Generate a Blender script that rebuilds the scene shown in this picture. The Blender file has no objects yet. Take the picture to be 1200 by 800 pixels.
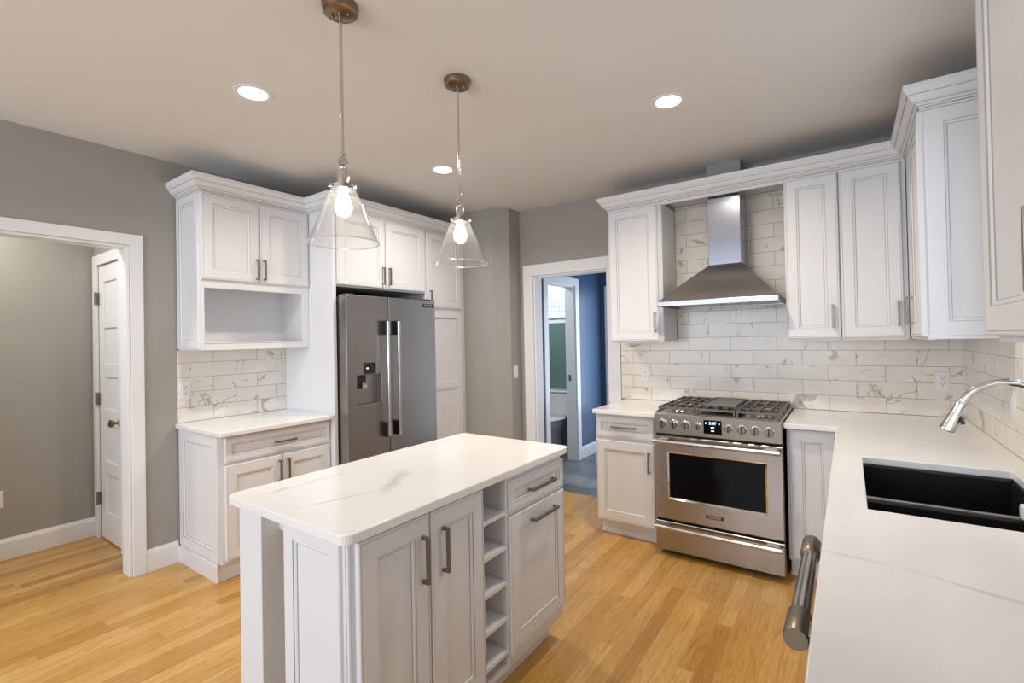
import bpy, bmesh, math, random
from mathutils import Vector, Matrix
random.seed(7)
S = bpy.context.scene
COL = S.collection
PI = math.pi

# ------------------------------------------------------------------ camera
def make_camera():
    yaw, pitch, roll = math.radians(34.7651), math.radians(0.5817), math.radians(-1.148)
    f = Vector((-math.sin(yaw) * math.cos(pitch), math.cos(yaw) * math.cos(pitch), math.sin(pitch)))
    r = Vector((math.cos(yaw), math.sin(yaw), 0)); u = r.cross(f)
    r2 = r * math.cos(roll) + u * math.sin(roll); u2 = -r * math.sin(roll) + u * math.cos(roll)
    m = Matrix((r2, u2, -f)).transposed().to_4x4()
    m.translation = (1.0725, -3.8145, 1.4348)
    cd = bpy.data.cameras.new('camera'); cd.sensor_width = 36; cd.lens = 559.27 / 1200 * 36
    cd.shift_x = -(605.58 - 600) / 1200; cd.shift_y = (391.07 - 400) / 1200
    cd.clip_start = .02
    o = bpy.data.objects.new('camera', cd); o.matrix_world = m; COL.objects.link(o); S.camera = o
make_camera()

# ------------------------------------------------------------------ light
W = bpy.data.worlds.new('daylight'); S.world = W; W.use_nodes = True
W.node_tree.nodes['Background'].inputs[0].default_value = (.80, .88, 1, 1)
W.node_tree.nodes['Background'].inputs[1].default_value = 1.1
S.view_settings.view_transform = 'Standard'; S.view_settings.look = 'None'
S.view_settings.exposure = 0.12; S.view_settings.gamma = 1.0; S.view_settings.use_curve_mapping = False
S.cycles.max_bounces = 10; S.cycles.diffuse_bounces = 6; S.cycles.glossy_bounces = 5
S.cycles.transparent_max_bounces = 16; S.cycles.caustics_reflective = False; S.cycles.caustics_refractive = False
S.cycles.sample_clamp_indirect = 6; S.cycles.use_denoising = True

def area(name, loc, aim, sx, sy, power, col, shape='RECTANGLE', spread=PI):
    l = bpy.data.lights.new(name, 'AREA'); l.shape = shape; l.size = sx
    if shape in ('RECTANGLE', 'ELLIPSE'): l.size_y = sy
    l.energy = power; l.color = col; l.spread = spread
    o = bpy.data.objects.new(name, l); o.location = loc
    o.rotation_euler = (Vector(aim) - Vector(loc)).to_track_quat('-Z', 'Y').to_euler()
    COL.objects.link(o); return o
area('daylight_rear_windows', (-.7, -6.75, 1.5), (-.7, 0, 1.35), 3.6, 1.6, 105, (.78, .88, 1))
area('daylight_sink_window', (1.95, -1.66, 1.65), (0, -1.66, 1.2), 1.0, .95, 6, (.86, .93, 1))
area('daylight_mudroom', (-.95, 1.80, 1.25), (-1.1, 0, 1.25), .7, 1.5, 14, (.66, .82, 1))
area('daylight_bathroom_window', (-2.2, 2.3, 3.0), (-2.2, 3.1, 2.0), 1.4, .5, 32, (.85, .93, 1))
area('bathroom_fill', (-2.4, .9, 2.5), (-2.2, 1.2, 0), .3, .3, 24, (.9, .95, 1))  # unseen fill light added to brighten the dim bathroom walls
area('hall_ceiling_lamp', (-3.2, -3.5, 2.56), (-3.2, -3.5, 0), .3, .3, 17, (1, .95, .86))
WARM = (1, .92, .83)

# ------------------------------------------------------------------ materials
def newmat(name):
    m = bpy.data.materials.new(name); m.use_nodes = True
    nt = m.node_tree; return m, nt, nt.nodes, nt.links, nt.nodes['Principled BSDF']
def mat(name, col, rough=.5, metal=0, coat=0, spec=.5, bump=0, bscale=60, var=0, vscale=8):
    m, nt, N, L, p = newmat(name)
    p.inputs['Base Color'].default_value = (*col, 1); p.inputs['Roughness'].default_value = rough
    p.inputs['Metallic'].default_value = metal
    p.inputs['Specular IOR Level'].default_value = spec
    if coat: p.inputs['Coat Weight'].default_value = coat; p.inputs['Coat Roughness'].default_value = .1
    g = N.new('ShaderNodeNewGeometry')
    if bump:
        n = N.new('ShaderNodeTexNoise'); n.inputs['Scale'].default_value = bscale; L.new(g.outputs['Position'], n.inputs['Vector'])
        b = N.new('ShaderNodeBump'); b.inputs['Strength'].default_value = bump; b.inputs['Distance'].default_value = .002
        L.new(n.outputs['Fac'], b.inputs['Height']); L.new(b.outputs['Normal'], p.inputs['Normal'])
    if var:
        n = N.new('ShaderNodeTexNoise'); n.inputs['Scale'].default_value = vscale; n.inputs['Detail'].default_value = 3
        L.new(g.outputs['Position'], n.inputs['Vector'])
        mx = N.new('ShaderNodeMix'); mx.data_type = 'RGBA'; mx.inputs[0].default_value = 1
        mx.inputs[6].default_value = (*[c * (1 - var) for c in col], 1); mx.inputs[7].default_value = (*[min(1, c * (1 + var)) for c in col], 1)
        L.new(n.outputs['Fac'], mx.inputs[0]); L.new(mx.outputs[2], p.inputs['Base Color'])
    return m
def nd(N, t, **k):
    n = N.new(t)
    for a, v in k.items(): setattr(n, a, v)
    return n
def mth(N, L, op, a, b=None, c=None):
    n = N.new('ShaderNodeMath'); n.operation = op
    for i, v in enumerate((a, b, c)):
        if v is None: continue
        if isinstance(v, (int, float)): n.inputs[i].default_value = v
        else: L.new(v, n.inputs[i])
    return n.outputs[0]
def ramp(N, L, fac, stops, interp='LINEAR'):
    r = N.new('ShaderNodeValToRGB'); r.color_ramp.interpolation = interp
    e = r.color_ramp.elements
    while len(e) < len(stops): e.new(.5)
    for k, (p, c) in enumerate(stops): e[k].position = p; e[k].color = (*c, 1)
    L.new(fac, r.inputs[0]); return r.outputs[0]
def mixc(N, L, fac, a, b, mode='MIX'):
    m = N.new('ShaderNodeMix'); m.data_type = 'RGBA'; m.blend_type = mode
    for k, v in ((0, fac), (6, a), (7, b)):
        if isinstance(v, (int, float)): m.inputs[k].default_value = v
        elif isinstance(v, tuple): m.inputs[k].default_value = (*v, 1)
        else: L.new(v, m.inputs[k])
    return m.outputs[2]

def wood_floor():
    m, nt, N, L, p = newmat('oak_strip_floor')
    g = N.new('ShaderNodeNewGeometry'); s = N.new('ShaderNodeSeparateXYZ'); L.new(g.outputs['Position'], s.inputs[0])
    X, Y = s.outputs[0], s.outputs[1]
    row = mth(N, L, 'FLOOR', mth(N, L, 'DIVIDE', X, .072))
    wn = nd(N, 'ShaderNodeTexWhiteNoise', noise_dimensions='1D'); L.new(row, wn.inputs['W'])
    yy = mth(N, L, 'ADD', Y, mth(N, L, 'MULTIPLY', wn.outputs['Value'], 5.0))
    yy = mth(N, L, 'ADD', yy, 40)
    xx = mth(N, L, 'ADD', X, .072 * 200)
    c = N.new('ShaderNodeCombineXYZ'); L.new(yy, c.inputs[0]); L.new(xx, c.inputs[1])
    b = N.new('ShaderNodeTexBrick'); b.offset = 0; b.squash = 1
    for k, v in (('Scale', 1), ('Mortar Size', .0007), ('Mortar Smooth', .3), ('Bias', 0), ('Brick Width', 1.3), ('Row Height', .072)): b.inputs[k].default_value = v
    b.inputs['Color1'].default_value = (0, 0, 0, 1); b.inputs['Color2'].default_value = (1, 1, 1, 1); b.inputs['Mortar'].default_value = (.5, .5, .5, 1)
    L.new(c.outputs[0], b.inputs['Vector'])
    base = ramp(N, L, b.outputs['Color'], [(0, (.425, .215, .054)), (.22, (.525, .29, .078)), (.5, (.575, .335, .096)), (.78, (.64, .395, .132)), (1, (.50, .265, .072))])
    off = mth(N, L, 'MULTIPLY', b.outputs['Color'], 37.0)
    gv = N.new('ShaderNodeCombineXYZ'); L.new(mth(N, L, 'ADD', mth(N, L, 'MULTIPLY', yy, 1.6), off), gv.inputs[0]); L.new(mth(N, L, 'MULTIPLY', X, 24), gv.inputs[1]); L.new(off, gv.inputs[2])
    n = N.new('ShaderNodeTexNoise'); n.inputs['Scale'].default_value = 1.6; n.inputs['Detail'].default_value = 6; n.inputs['Roughness'].default_value = .62; n.inputs['Distortion'].default_value = 1.6
    L.new(gv.outputs[0], n.inputs['Vector'])
    gr = ramp(N, L, n.outputs['Fac'], [(.30, (.72, .60, .46)), (.45, (.93, .88, .80)), (.58, (1, 1, 1)), (.8, (1.0, .95, .86))])
    col = mixc(N, L, .8, base, gr, 'MULTIPLY')
    cv = N.new('ShaderNodeCombineXYZ'); L.new(mth(N, L, 'MULTIPLY_ADD', yy, .9, off), cv.inputs[0]); L.new(mth(N, L, 'MULTIPLY', X, 9), cv.inputs[1]); L.new(off, cv.inputs[2])
    nw = N.new('ShaderNodeTexNoise'); nw.inputs['Scale'].default_value = 1.1; nw.inputs['Detail'].default_value = 2; L.new(cv.outputs[0], nw.inputs['Vector'])
    wv = mth(N, L, 'SINE', mth(N, L, 'MULTIPLY', nw.outputs['Fac'], 95))
    col = mixc(N, L, .55, col, ramp(N, L, mth(N, L, 'MULTIPLY_ADD', wv, .5, .5), [(0, (.80, .70, .56)), (.35, (1, 1, 1)), (1, (1, 1, 1))]), 'MULTIPLY')
    col = mixc(N, L, mth(N, L, 'MULTIPLY', b.outputs['Fac'], .45), col, (.20, .10, .035))
    L.new(col, p.inputs['Base Color']); p.inputs['Roughness'].default_value = .27
    bm_ = N.new('ShaderNodeBump'); bm_.inputs['Strength'].default_value = .25; bm_.inputs['Distance'].default_value = .001; bm_.invert = True
    L.new(b.outputs['Fac'], bm_.inputs['Height']); L.new(bm_.outputs['Normal'], p.inputs['Normal'])
    return m

def slate_floor():
    m, nt, N, L, p = newmat('slate_tile')
    g = N.new('ShaderNodeNewGeometry')
    b = N.new('ShaderNodeTexBrick')
    for k, v in (('Scale', 1), ('Mortar Size', .004), ('Brick Width', .61), ('Row Height', .305)): b.inputs[k].default_value = v
    b.inputs['Color1'].default_value = (.10, .11, .125, 1); b.inputs['Color2'].default_value = (.19, .20, .215, 1); b.inputs['Mortar'].default_value = (.10, .10, .10, 1)
    L.new(g.outputs['Position'], b.inputs['Vector'])
    n = N.new('ShaderNodeTexNoise'); n.inputs['Scale'].default_value = 9; n.inputs['Detail'].default_value = 6; n.inputs['Distortion'].default_value = 1.5
    L.new(g.outputs['Position'], n.inputs['Vector'])
    r = ramp(N, L, n.outputs['Fac'], [(.3, (.6, .62, .66)), (.5, (1, 1, 1)), (.7, (1.35, 1.3, 1.22))])
    L.new(mixc(N, L, .8, b.outputs['Color'], r, 'MULTIPLY'), p.inputs['Base Color']); p.inputs['Roughness'].default_value = .4
    bp = N.new('ShaderNodeBump'); bp.inputs['Strength'].default_value = .4; bp.inputs['Distance'].default_value = .003
    L.new(n.outputs['Fac'], bp.inputs['Height']); L.new(bp.outputs['Normal'], p.inputs['Normal'])
    return m

def marble_tile(name, axis, shift):
    """4x12 inch marble-look subway tile, running bond; axis = horizontal axis index."""
    m, nt, N, L, p = newmat(name)
    g = N.new('ShaderNodeNewGeometry'); s = N.new('ShaderNodeSeparateXYZ'); L.new(g.outputs['Position'], s.inputs[0])
    U = mth(N, L, 'ADD', s.outputs[axis], -shift + .302 * 40); V = mth(N, L, 'ADD', s.outputs[2], -.916 + .1 * 20)
    c = N.new('ShaderNodeCombineXYZ'); L.new(U, c.inputs[0]); L.new(V, c.inputs[1])
    b = N.new('ShaderNodeTexBrick'); b.offset = .5; b.offset_frequency = 2
    for k, v in (('Scale', 1), ('Mortar Size', .0016), ('Mortar Smooth', .2), ('Bias', 0), ('Brick Width', .302), ('Row Height', .1)): b.inputs[k].default_value = v
    b.inputs['Color1'].default_value = (0, 0, 0, 1); b.inputs['Color2'].default_value = (1, 1, 1, 1); b.inputs['Mortar'].default_value = (.5, .5, .5, 1)
    L.new(c.outputs[0], b.inputs['Vector'])
    rnd = b.outputs['Color']
    cv = N.new('ShaderNodeCombineXYZ'); L.new(mth(N, L, 'ADD', U, mth(N, L, 'MULTIPLY', rnd, 61)), cv.inputs[0]); L.new(V, cv.inputs[1]); L.new(mth(N, L, 'MULTIPLY', rnd, 83), cv.inputs[2])
    n = N.new('ShaderNodeTexNoise'); n.inputs['Scale'].default_value = 2.9; n.inputs['Detail'].default_value = 4; n.inputs['Roughness'].default_value = .6; n.inputs['Distortion'].default_value = .9
    L.new(cv.outputs[0], n.inputs['Vector'])
    d = mth(N, L, 'ABSOLUTE', mth(N, L, 'SUBTRACT', n.outputs['Fac'], .43))
    thin = mth(N, L, 'SUBTRACT', 1, mth(N, L, 'MULTIPLY', d, 62)); thin = mth(N, L, 'MAXIMUM', thin, 0)
    n2 = N.new('ShaderNodeTexNoise'); n2.inputs['Scale'].default_value = 5; n2.inputs['Detail'].default_value = 2
    L.new(cv.outputs[0], n2.inputs['Vector'])
    gate = ramp(N, L, n2.outputs['Fac'], [(.50, (0, 0, 0)), (.60, (1, 1, 1))])
    vein = mth(N, L, 'MULTIPLY', thin, gate)
    n3 = N.new('ShaderNodeTexNoise'); n3.inputs['Scale'].default_value = 6.0; n3.inputs['Detail'].default_value = 3; n3.inputs['Distortion'].default_value = .6
    L.new(cv.outputs[0], n3.inputs['Vector'])
    blot = ramp(N, L, n3.outputs['Fac'], [(.655, (0, 0, 0)), (.69, (1, 1, 1))])
    col = mixc(N, L, mth(N, L, 'MULTIPLY', vein, .8), (.78, .745, .70) if axis else (.80, .745, .675), (.24, .20, .165))  # range wall copy tinted warmer, standing in for warm bounce light
    col = mixc(N, L, mth(N, L, 'MULTIPLY', blot, .55), col, (.27, .235, .20))
    n4 = N.new('ShaderNodeTexNoise'); n4.inputs['Scale'].default_value = 7; L.new(cv.outputs[0], n4.inputs['Vector'])
    col = mixc(N, L, .5, col, ramp(N, L, n4.outputs['Fac'], [(.35, (.9, .89, .87)), (.6, (1, 1, 1))]), 'MULTIPLY')
    col = mixc(N, L, mth(N, L, 'MULTIPLY', b.outputs['Fac'], .95), col, (.30, .265, .23))
    L.new(col, p.inputs['Base Color']); p.inputs['Roughness'].default_value = .22
    bp = N.new('ShaderNodeBump'); bp.inputs['Strength'].default_value = .35; bp.inputs['Distance'].default_value = .001; bp.invert = True
    L.new(b.outputs['Fac'], bp.inputs['Height']); L.new(bp.outputs['Normal'], p.inputs['Normal'])
    return m

def quartz(name, veins):
    """white quartz with long soft veins; each vein = (x0,y0,x1,y1,width,wobble,strength)."""
    m, nt, N, L, p = newmat(name)
    g = N.new('ShaderNodeNewGeometry'); s = N.new('ShaderNodeSeparateXYZ'); L.new(g.outputs['Position'], s.inputs[0])
    X, Y = s.outputs[0], s.outputs[1]
    n = N.new('ShaderNodeTexNoise'); n.inputs['Scale'].default_value = 5; n.inputs['Detail'].default_value = 5; n.inputs['Roughness'].default_value = .55
    L.new(g.outputs['Position'], n.inputs['Vector'])
    w = mth(N, L, 'SUBTRACT', n.outputs['Fac'], .5)
    nb = N.new('ShaderNodeTexNoise'); nb.inputs['Scale'].default_value = 3.4; nb.inputs['Detail'].default_value = 3; L.new(g.outputs['Position'], nb.inputs['Vector'])
    tot = None
    for (x0, y0, x1, y1, wd, wob, st) in veins:
        ln = math.hypot(x1 - x0, y1 - y0); dx, dy = (x1 - x0) / ln, (y1 - y0) / ln
        rx, ry = mth(N, L, 'SUBTRACT', X, x0), mth(N, L, 'SUBTRACT', Y, y0)
        t = mth(N, L, 'ADD', mth(N, L, 'MULTIPLY', rx, dx), mth(N, L, 'MULTIPLY', ry, dy))
        d = mth(N, L, 'ADD', mth(N, L, 'MULTIPLY', rx, -dy), mth(N, L, 'MULTIPLY', ry, dx))
        d = mth(N, L, 'ABSOLUTE', mth(N, L, 'ADD', d, mth(N, L, 'MULTIPLY', w, wob)))
        wid = mth(N, L, 'MULTIPLY', mth(N, L, 'ADD', nb.outputs['Fac'], -.15), wd * 2.6)
        k = mth(N, L, 'MAXIMUM', mth(N, L, 'SUBTRACT', 1, mth(N, L, 'DIVIDE', d, mth(N, L, 'MAXIMUM', wid, .0005))), 0)
        k = mth(N, L, 'POWER', k, .6)
        e = mth(N, L, 'MULTIPLY', mth(N, L, 'MINIMUM', mth(N, L, 'MAXIMUM', mth(N, L, 'MULTIPLY', t, 9), 0), 1), mth(N, L, 'MINIMUM', mth(N, L, 'MAXIMUM', mth(N, L, 'MULTIPLY', mth(N, L, 'SUBTRACT', ln, t), 9), 0), 1))
        k = mth(N, L, 'MULTIPLY', mth(N, L, 'MULTIPLY', k, e), st)
        tot = k if tot is None else mth(N, L, 'MAXIMUM', tot, k)
    cl = N.new('ShaderNodeTexNoise'); cl.inputs['Scale'].default_value = 2.2; cl.inputs['Detail'].default_value = 3; L.new(g.outputs['Position'], cl.inputs['Vector'])
    base = ramp(N, L, cl.outputs['Fac'], [(.35, (.81, .80, .79)), (.6, (.86, .85, .84))])
    col = mixc(N, L, tot, base, (.45, .43, .41)) if tot is not None else base
    L.new(col, p.inputs['Base Color']); p.inputs['Roughness'].default_value = .16
    return m

def brushed(name, col, rough, axis, amt=.10):
    """brushed steel, streaks run along axis"""
    m, nt, N, L, p = newmat(name)
    g = N.new('ShaderNodeNewGeometry'); mp = N.new('ShaderNodeMapping')
    sc = [90, 90, 90]; sc[axis] = 1.5; mp.inputs['Scale'].default_value = sc
    L.new(g.outputs['Position'], mp.inputs['Vector'])
    n = N.new('ShaderNodeTexNoise'); n.inputs['Scale'].default_value = 6; n.inputs['Detail'].default_value = 2; L.new(mp.outputs[0], n.inputs['Vector'])
    L.new(mth(N, L, 'ADD', mth(N, L, 'MULTIPLY', n.outputs['Fac'], amt), rough - amt / 2), p.inputs['Roughness'])
    p.inputs['Base Color'].default_value = (*col, 1); p.inputs['Metallic'].default_value = 1
    p.inputs['Anisotropic'].default_value = .4
    return m

def thin_glass(name, tint=(1, 1, 1), boost=.04, haze=0):
    m, nt, N, L, p = newmat(name); N.remove(p)
    fr = N.new('ShaderNodeLayerWeight'); fr.inputs['Blend'].default_value = .5
    t = N.new('ShaderNodeBsdfTransparent'); t.inputs[0].default_value = (*tint, 1)
    gl = N.new('ShaderNodeBsdfGlossy'); gl.inputs['Roughness'].default_value = .02
    mx = N.new('ShaderNodeMixShader'); L.new(mth(N, L, 'MULTIPLY_ADD', mth(N, L, 'POWER', fr.outputs['Facing'], 3.0), .55, boost), mx.inputs[0])
    L.new(t.outputs[0], mx.inputs[1]); L.new(gl.outputs[0], mx.inputs[2]); 
    out = mx.outputs[0]
    if haze:  # white diffuse mixed in, standing in for pale reflections on the glass
        df = N.new('ShaderNodeBsdfTranslucent'); d2 = N.new('ShaderNodeBsdfDiffuse'); ad = N.new('ShaderNodeMixShader'); L.new(df.outputs[0], ad.inputs[1]); L.new(d2.outputs[0], ad.inputs[2])
        hz = N.new('ShaderNodeMixShader'); hz.inputs[0].default_value = haze; L.new(out, hz.inputs[1]); L.new(ad.outputs[0], hz.inputs[2]); out = hz.outputs[0]
    L.new(out, N['Material Output'].inputs[0])
    return m
def emit(name, col, st):
    m, nt, N, L, p = newmat(name)
    p.inputs['Base Color'].default_value = (*col, 1); p.inputs['Emission Color'].default_value = (*col, 1); p.inputs['Emission Strength'].default_value = st
    return m
def brick_wall():
    m, nt, N, L, p = newmat('pale_brick')
    g = N.new('ShaderNodeNewGeometry'); s = N.new('ShaderNodeSeparateXYZ'); L.new(g.outputs['Position'], s.inputs[0])
    c = N.new('ShaderNodeCombineXYZ'); L.new(s.outputs[0], c.inputs[0]); L.new(s.outputs[2], c.inputs[1])
    b = N.new('ShaderNodeTexBrick')
    for k, v in (('Scale', 1), ('Mortar Size', .006), ('Brick Width', .22), ('Row Height', .075)): b.inputs[k].default_value = v
    b.inputs['Color1'].default_value = (.78, .81, .84, 1); b.inputs['Color2'].default_value = (.85, .88, .9, 1); b.inputs['Mortar'].default_value = (.50, .53, .56, 1)
    L.new(c.outputs[0], b.inputs['Vector']); L.new(b.outputs['Color'], p.inputs['Base Color']); p.inputs['Roughness'].default_value = .8
    return m

M = dict(
    paint=mat('cabinet_white_paint', (.75, .76, .785), .38),
    glaze=mat('grey_glaze_line', (.38, .37, .365), .5),
    trim=mat('white_trim_paint', (.785, .795, .815), .35),
    wall=mat('greige_wall_paint', (.34, .325, .30), .55, bump=.05, bscale=220),
    ceil=mat('ceiling_paint', (.75, .735, .715), .8),
    hall=mat('sage_grey_wall_paint', (.35, .342, .315), .55),
    blue=mat('blue_wall_paint', (.055, .10, .19), .4),
    teal=mat('teal_wall_paint', (.12, .20, .185), .5),
    floor=wood_floor(), slate=slate_floor(),
    tile_back=marble_tile('marble_tile_back', 0, 1.111), tile_side=marble_tile('marble_tile_side', 1, -2.42), tile_right=marble_tile('marble_tile_right', 1, -.13),
    steel=brushed('brushed_steel', (.40, .375, .35), .25, 0, .04), steelv=brushed('brushed_steel_vertical', (.36, .34, .325), .29, 2, .015),
    cool_tint=brushed('daylight_tinted_steel', (.42, .45, .54), .2, 2, .03), rimst=brushed('hood_rim_steel', (.30, .30, .32), .3, 0, .04), steelh=brushed('brushed_steel_hood', (.42, .41, .41), .22, 0, .04), bright=brushed('satin_steel_bar', (.56, .54, .52), .24, 2, .04),  # chimney steel has the blue of reflected daylight put into its base colour
    chrome=mat('chrome', (.78, .77, .76), .07, 1), nickel=mat('polished_nickel', (.66, .62, .58), .15, 1),
    pull=mat('satin_nickel_pull', (.26, .225, .185), .38, 1), bronze=mat('brushed_bronze', (.27, .20, .14), .3, 1, bump=.1, bscale=300),
    black=mat('black_plastic', (.012, .012, .013), .3), gap=mat('dark_gap', (.015, .014, .014), .8),
    oglass=mat('black_oven_glass', (.003, .003, .004), .08, spec=.12), iron=mat('cast_iron', (.13, .11, .095), .34, .8, bump=.3, bscale=400),
    griddle=mat('griddle_iron', (.20, .185, .17), .42, .5), knobface=mat('knob_face_metal', (.22, .20, .18), .3, 1), sink=mat('black_sink', (.010, .009, .009), .28, 0, coat=.2),
    porcelain=mat('porcelain', (.75, .74, .72), .12, coat=.5), plastic=mat('white_plastic', (.78, .77, .75), .3),
    glass=thin_glass('clear_glass', boost=.05, haze=.03), rim_glass=thin_glass('glass_rim', boost=.25, haze=.35), wglass=thin_glass('window_glass', boost=0.0),
    bulb=emit('lit_bulb', (1, .93, .82), 26), lens=emit('downlight_lens', (1, .95, .86), 9),
    lcd=emit('display_digits', (.55, .7, 1), 2.0), brick=brick_wall(),
    badge=mat('badge_dark', (.03, .03, .032), .3, .6), letter=mat('badge_lettering', (.75, .74, .72), .3, .6), hinge=mat('hinge_metal', (.30, .26, .23), .35, 1),
)
M['q_island'] = quartz('quartz_island', [(-.60, -3.02, -.585, -2.62, .014, .09, .5), (-.37, -3.0, -.29, -2.70, .011, .06, .5), (-.24, -2.76, -.44, -2.46, .036, .12, .55), (-.66, -2.2, -.60, -1.95, .008, .06, .35)])
M['q_sink'] = quartz('quartz_sink_run', [(.98, -2.455, 1.17, -2.475, .011, .035, .5), (1.14, -2.468, 1.40, -2.545, .012, .035, .5), (1.38, -2.54, 1.65, -2.58, .012, .04, .5), (1.10, -.72, 1.58, -.98, .010, .09, .3), (1.07, -1.0, 1.15, -.90, .016, .05, .4)])
M['q_plain'] = quartz('quartz_side', [(-2.58, -2.40, -2.10, -2.44, .008, .08, .35), (-2.5, -2.0, -2.0, -1.8, .007, .1, .2), (-.45, -.45, -.1, -.2, .006, .1, .25)])

# ------------------------------------------------------------------ geometry helpers
class Fr:
    """local frame on a vertical plane: u across, v up (world z), w out of the wall"""
    def __init__(s, o, u, n): s.o, s.u, s.n = Vector(o), Vector(u), Vector(n); s.v = Vector((0, 0, 1))
    def p(s, u, v, w): return s.o + s.u * u + s.v * v + s.n * w
def FX(x): return Fr((x, 0, 0), (0, 1, 0), (1, 0, 0))       # faces +X, u = world y
def FXn(x): return Fr((x, 0, 0), (0, 1, 0), (-1, 0, 0))     # faces -X, u = world y
def FY(y): return Fr((0, y, 0), (1, 0, 0), (0, -1, 0))      # faces -Y, u = world x

def B(): return bmesh.new()
def hexa(bm, pts, mi=0):
    v = [bm.verts.new(p) for p in pts]
    for f in ((0, 1, 2, 3), (7, 6, 5, 4), (0, 4, 5, 1), (1, 5, 6, 2), (2, 6, 7, 3), (3, 7, 4, 0)):
        bm.faces.new([v[i] for i in f]).material_index = mi
def box(bm, x0, x1, y0, y1, z0, z1, mi=0):
    hexa(bm, [(x0, y0, z0), (x1, y0, z0), (x1, y1, z0), (x0, y1, z0), (x0, y0, z1), (x1, y0, z1), (x1, y1, z1), (x0, y1, z1)], mi)
def fbox(bm, F, u0, u1, v0, v1, w0, w1, mi=0):
    hexa(bm, [F.p(u0, v0, w0), F.p(u1, v0, w0), F.p(u1, v1, w0), F.p(u0, v1, w0), F.p(u0, v0, w1), F.p(u1, v0, w1), F.p(u1, v1, w1), F.p(u0, v1, w1)], mi)
def rings(bm, F, rs, cap0=True, cap1=True):
    """rs = [(u0,u1,v0,v1,w,mat of the band leading to it)]"""
    prev = None
    for (u0, u1, v0, v1, w, mi) in rs:
        cur = [bm.verts.new(F.p(*q, w)) for q in ((u0, v0), (u1, v0), (u1, v1), (u0, v1))]
        if prev is None:
            if cap0: bm.faces.new(cur).material_index = mi
        else:
            for i in range(4): bm.faces.new((prev[i], prev[(i + 1) % 4], cur[(i + 1) % 4], cur[i])).material_index = mi
        prev = cur
    if cap1: bm.faces.new(prev).material_index = rs[-1][5]
def panel(bm, F, u0, u1, v0, v1, w, t=.02, fw=.062, edge=True):
    """glazed recessed-panel door; material 0 paint, 1 glaze"""
    def r(i, d, mi): return (u0 + i, u1 - i, v0 + i, v1 - i, w + d, mi)
    rs = [r(0, 0, 0), r(0, t - .003, 0), r(.003, t, 0)]
    if edge: rs += [r(.0075, t, 0), r(.0095, t - .0012, 1), r(.011, t, 0)]
    rs += [r(fw, t, 0), r(fw + .0022, t - .003, 1), r(fw + .008, t - .0035, 0), r(fw + .012, t - .007, 0), r(fw + .0142, t - .0095, 1), r(fw + .018, t - .0095, 0)]
    rings(bm, F, rs)
def tube(bm, pts, rad, seg=12, mi=0, cap=True):
    pts = [Vector(p) for p in pts]; n = len(pts)
    rad = rad if isinstance(rad, (list, tuple)) else [rad] * n
    t0 = (pts[1] - pts[0]).normalized()
    a = t0.orthogonal().normalized(); prev = None; first = None
    for i, p in enumerate(pts):
        t = (pts[min(i + 1, n - 1)] - pts[max(i - 1, 0)]).normalized()
        a = (a - t * a.dot(t)).normalized(); b = t.cross(a)
        cur = [bm.verts.new(p + (a * math.cos(2 * PI * k / seg) + b * math.sin(2 * PI * k / seg)) * rad[i]) for k in range(seg)]
        if prev:
            for k in range(seg): bm.faces.new((prev[k], prev[(k + 1) % seg], cur[(k + 1) % seg], cur[k])).material_index = mi
        else: first = cur
        prev = cur
    if cap:
        bm.faces.new(first[::-1]).material_index = mi; bm.faces.new(prev).material_index = mi
def lathe(bm, c, prof, axis=(0, 0, 1), seg=32, mi=0, close=False):
    """prof = [(radius, distance along axis)]"""
    ax = Vector(axis).normalized(); a = ax.orthogonal().normalized(); b = ax.cross(a); c = Vector(c); prev = None; first = None
    for (r, h) in prof:
        if r < 1e-6: cur = [bm.verts.new(c + ax * h)]
        else: cur = [bm.verts.new(c + ax * h + (a * math.cos(2 * PI * k / seg) + b * math.sin(2 * PI * k / seg)) * r) for k in range(seg)]
        if prev:
            for k in range(seg):
                k2 = (k + 1) % seg
                q = [prev[k % len(prev)], prev[k2 % len(prev)], cur[k2 % len(cur)], cur[k % len(cur)]]
                q = list(dict.fromkeys(q))
                if len(q) > 2: bm.faces.new(q).material_index = mi
        else: first = cur
        prev = cur
    if close:
        for k in range(seg): bm.faces.new((prev[k], prev[(k + 1) % seg], first[(k + 1) % seg], first[k])).material_index = mi
    else:
        for r_ in (first, prev):
            if len(r_) > 2 : bm.faces.new(r_).material_index = mi
def sweep(bm, path, prof, mats=None):
    """prof (out, z) closed polygon carried along a plan polyline, out = right of travel, mitred"""
    P = [Vector((x, y)) for x, y in path]; n = len(P); loops = []
    for i in range(n):
        ds = []
        if i > 0: ds.append((P[i] - P[i - 1]).normalized())
        if i < n - 1: ds.append((P[i + 1] - P[i]).normalized())
        ns = [Vector((d.y, -d.x)) for d in ds]
        m = ns[0] if len(ns) == 1 else (ns[0] + ns[1]) / (1 + ns[0].dot(ns[1]))
        loops.append([bm.verts.new((P[i].x + m.x * o, P[i].y + m.y * o, z)) for o, z in prof])
    k = len(prof)
    for a, b in zip(loops, loops[1:]):
        for j in range(k): bm.faces.new((a[j], a[(j + 1) % k], b[(j + 1) % k], b[j])).material_index = mats[j] if mats else 0
    bm.faces.new(loops[0]); bm.faces.new(loops[-1])
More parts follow.
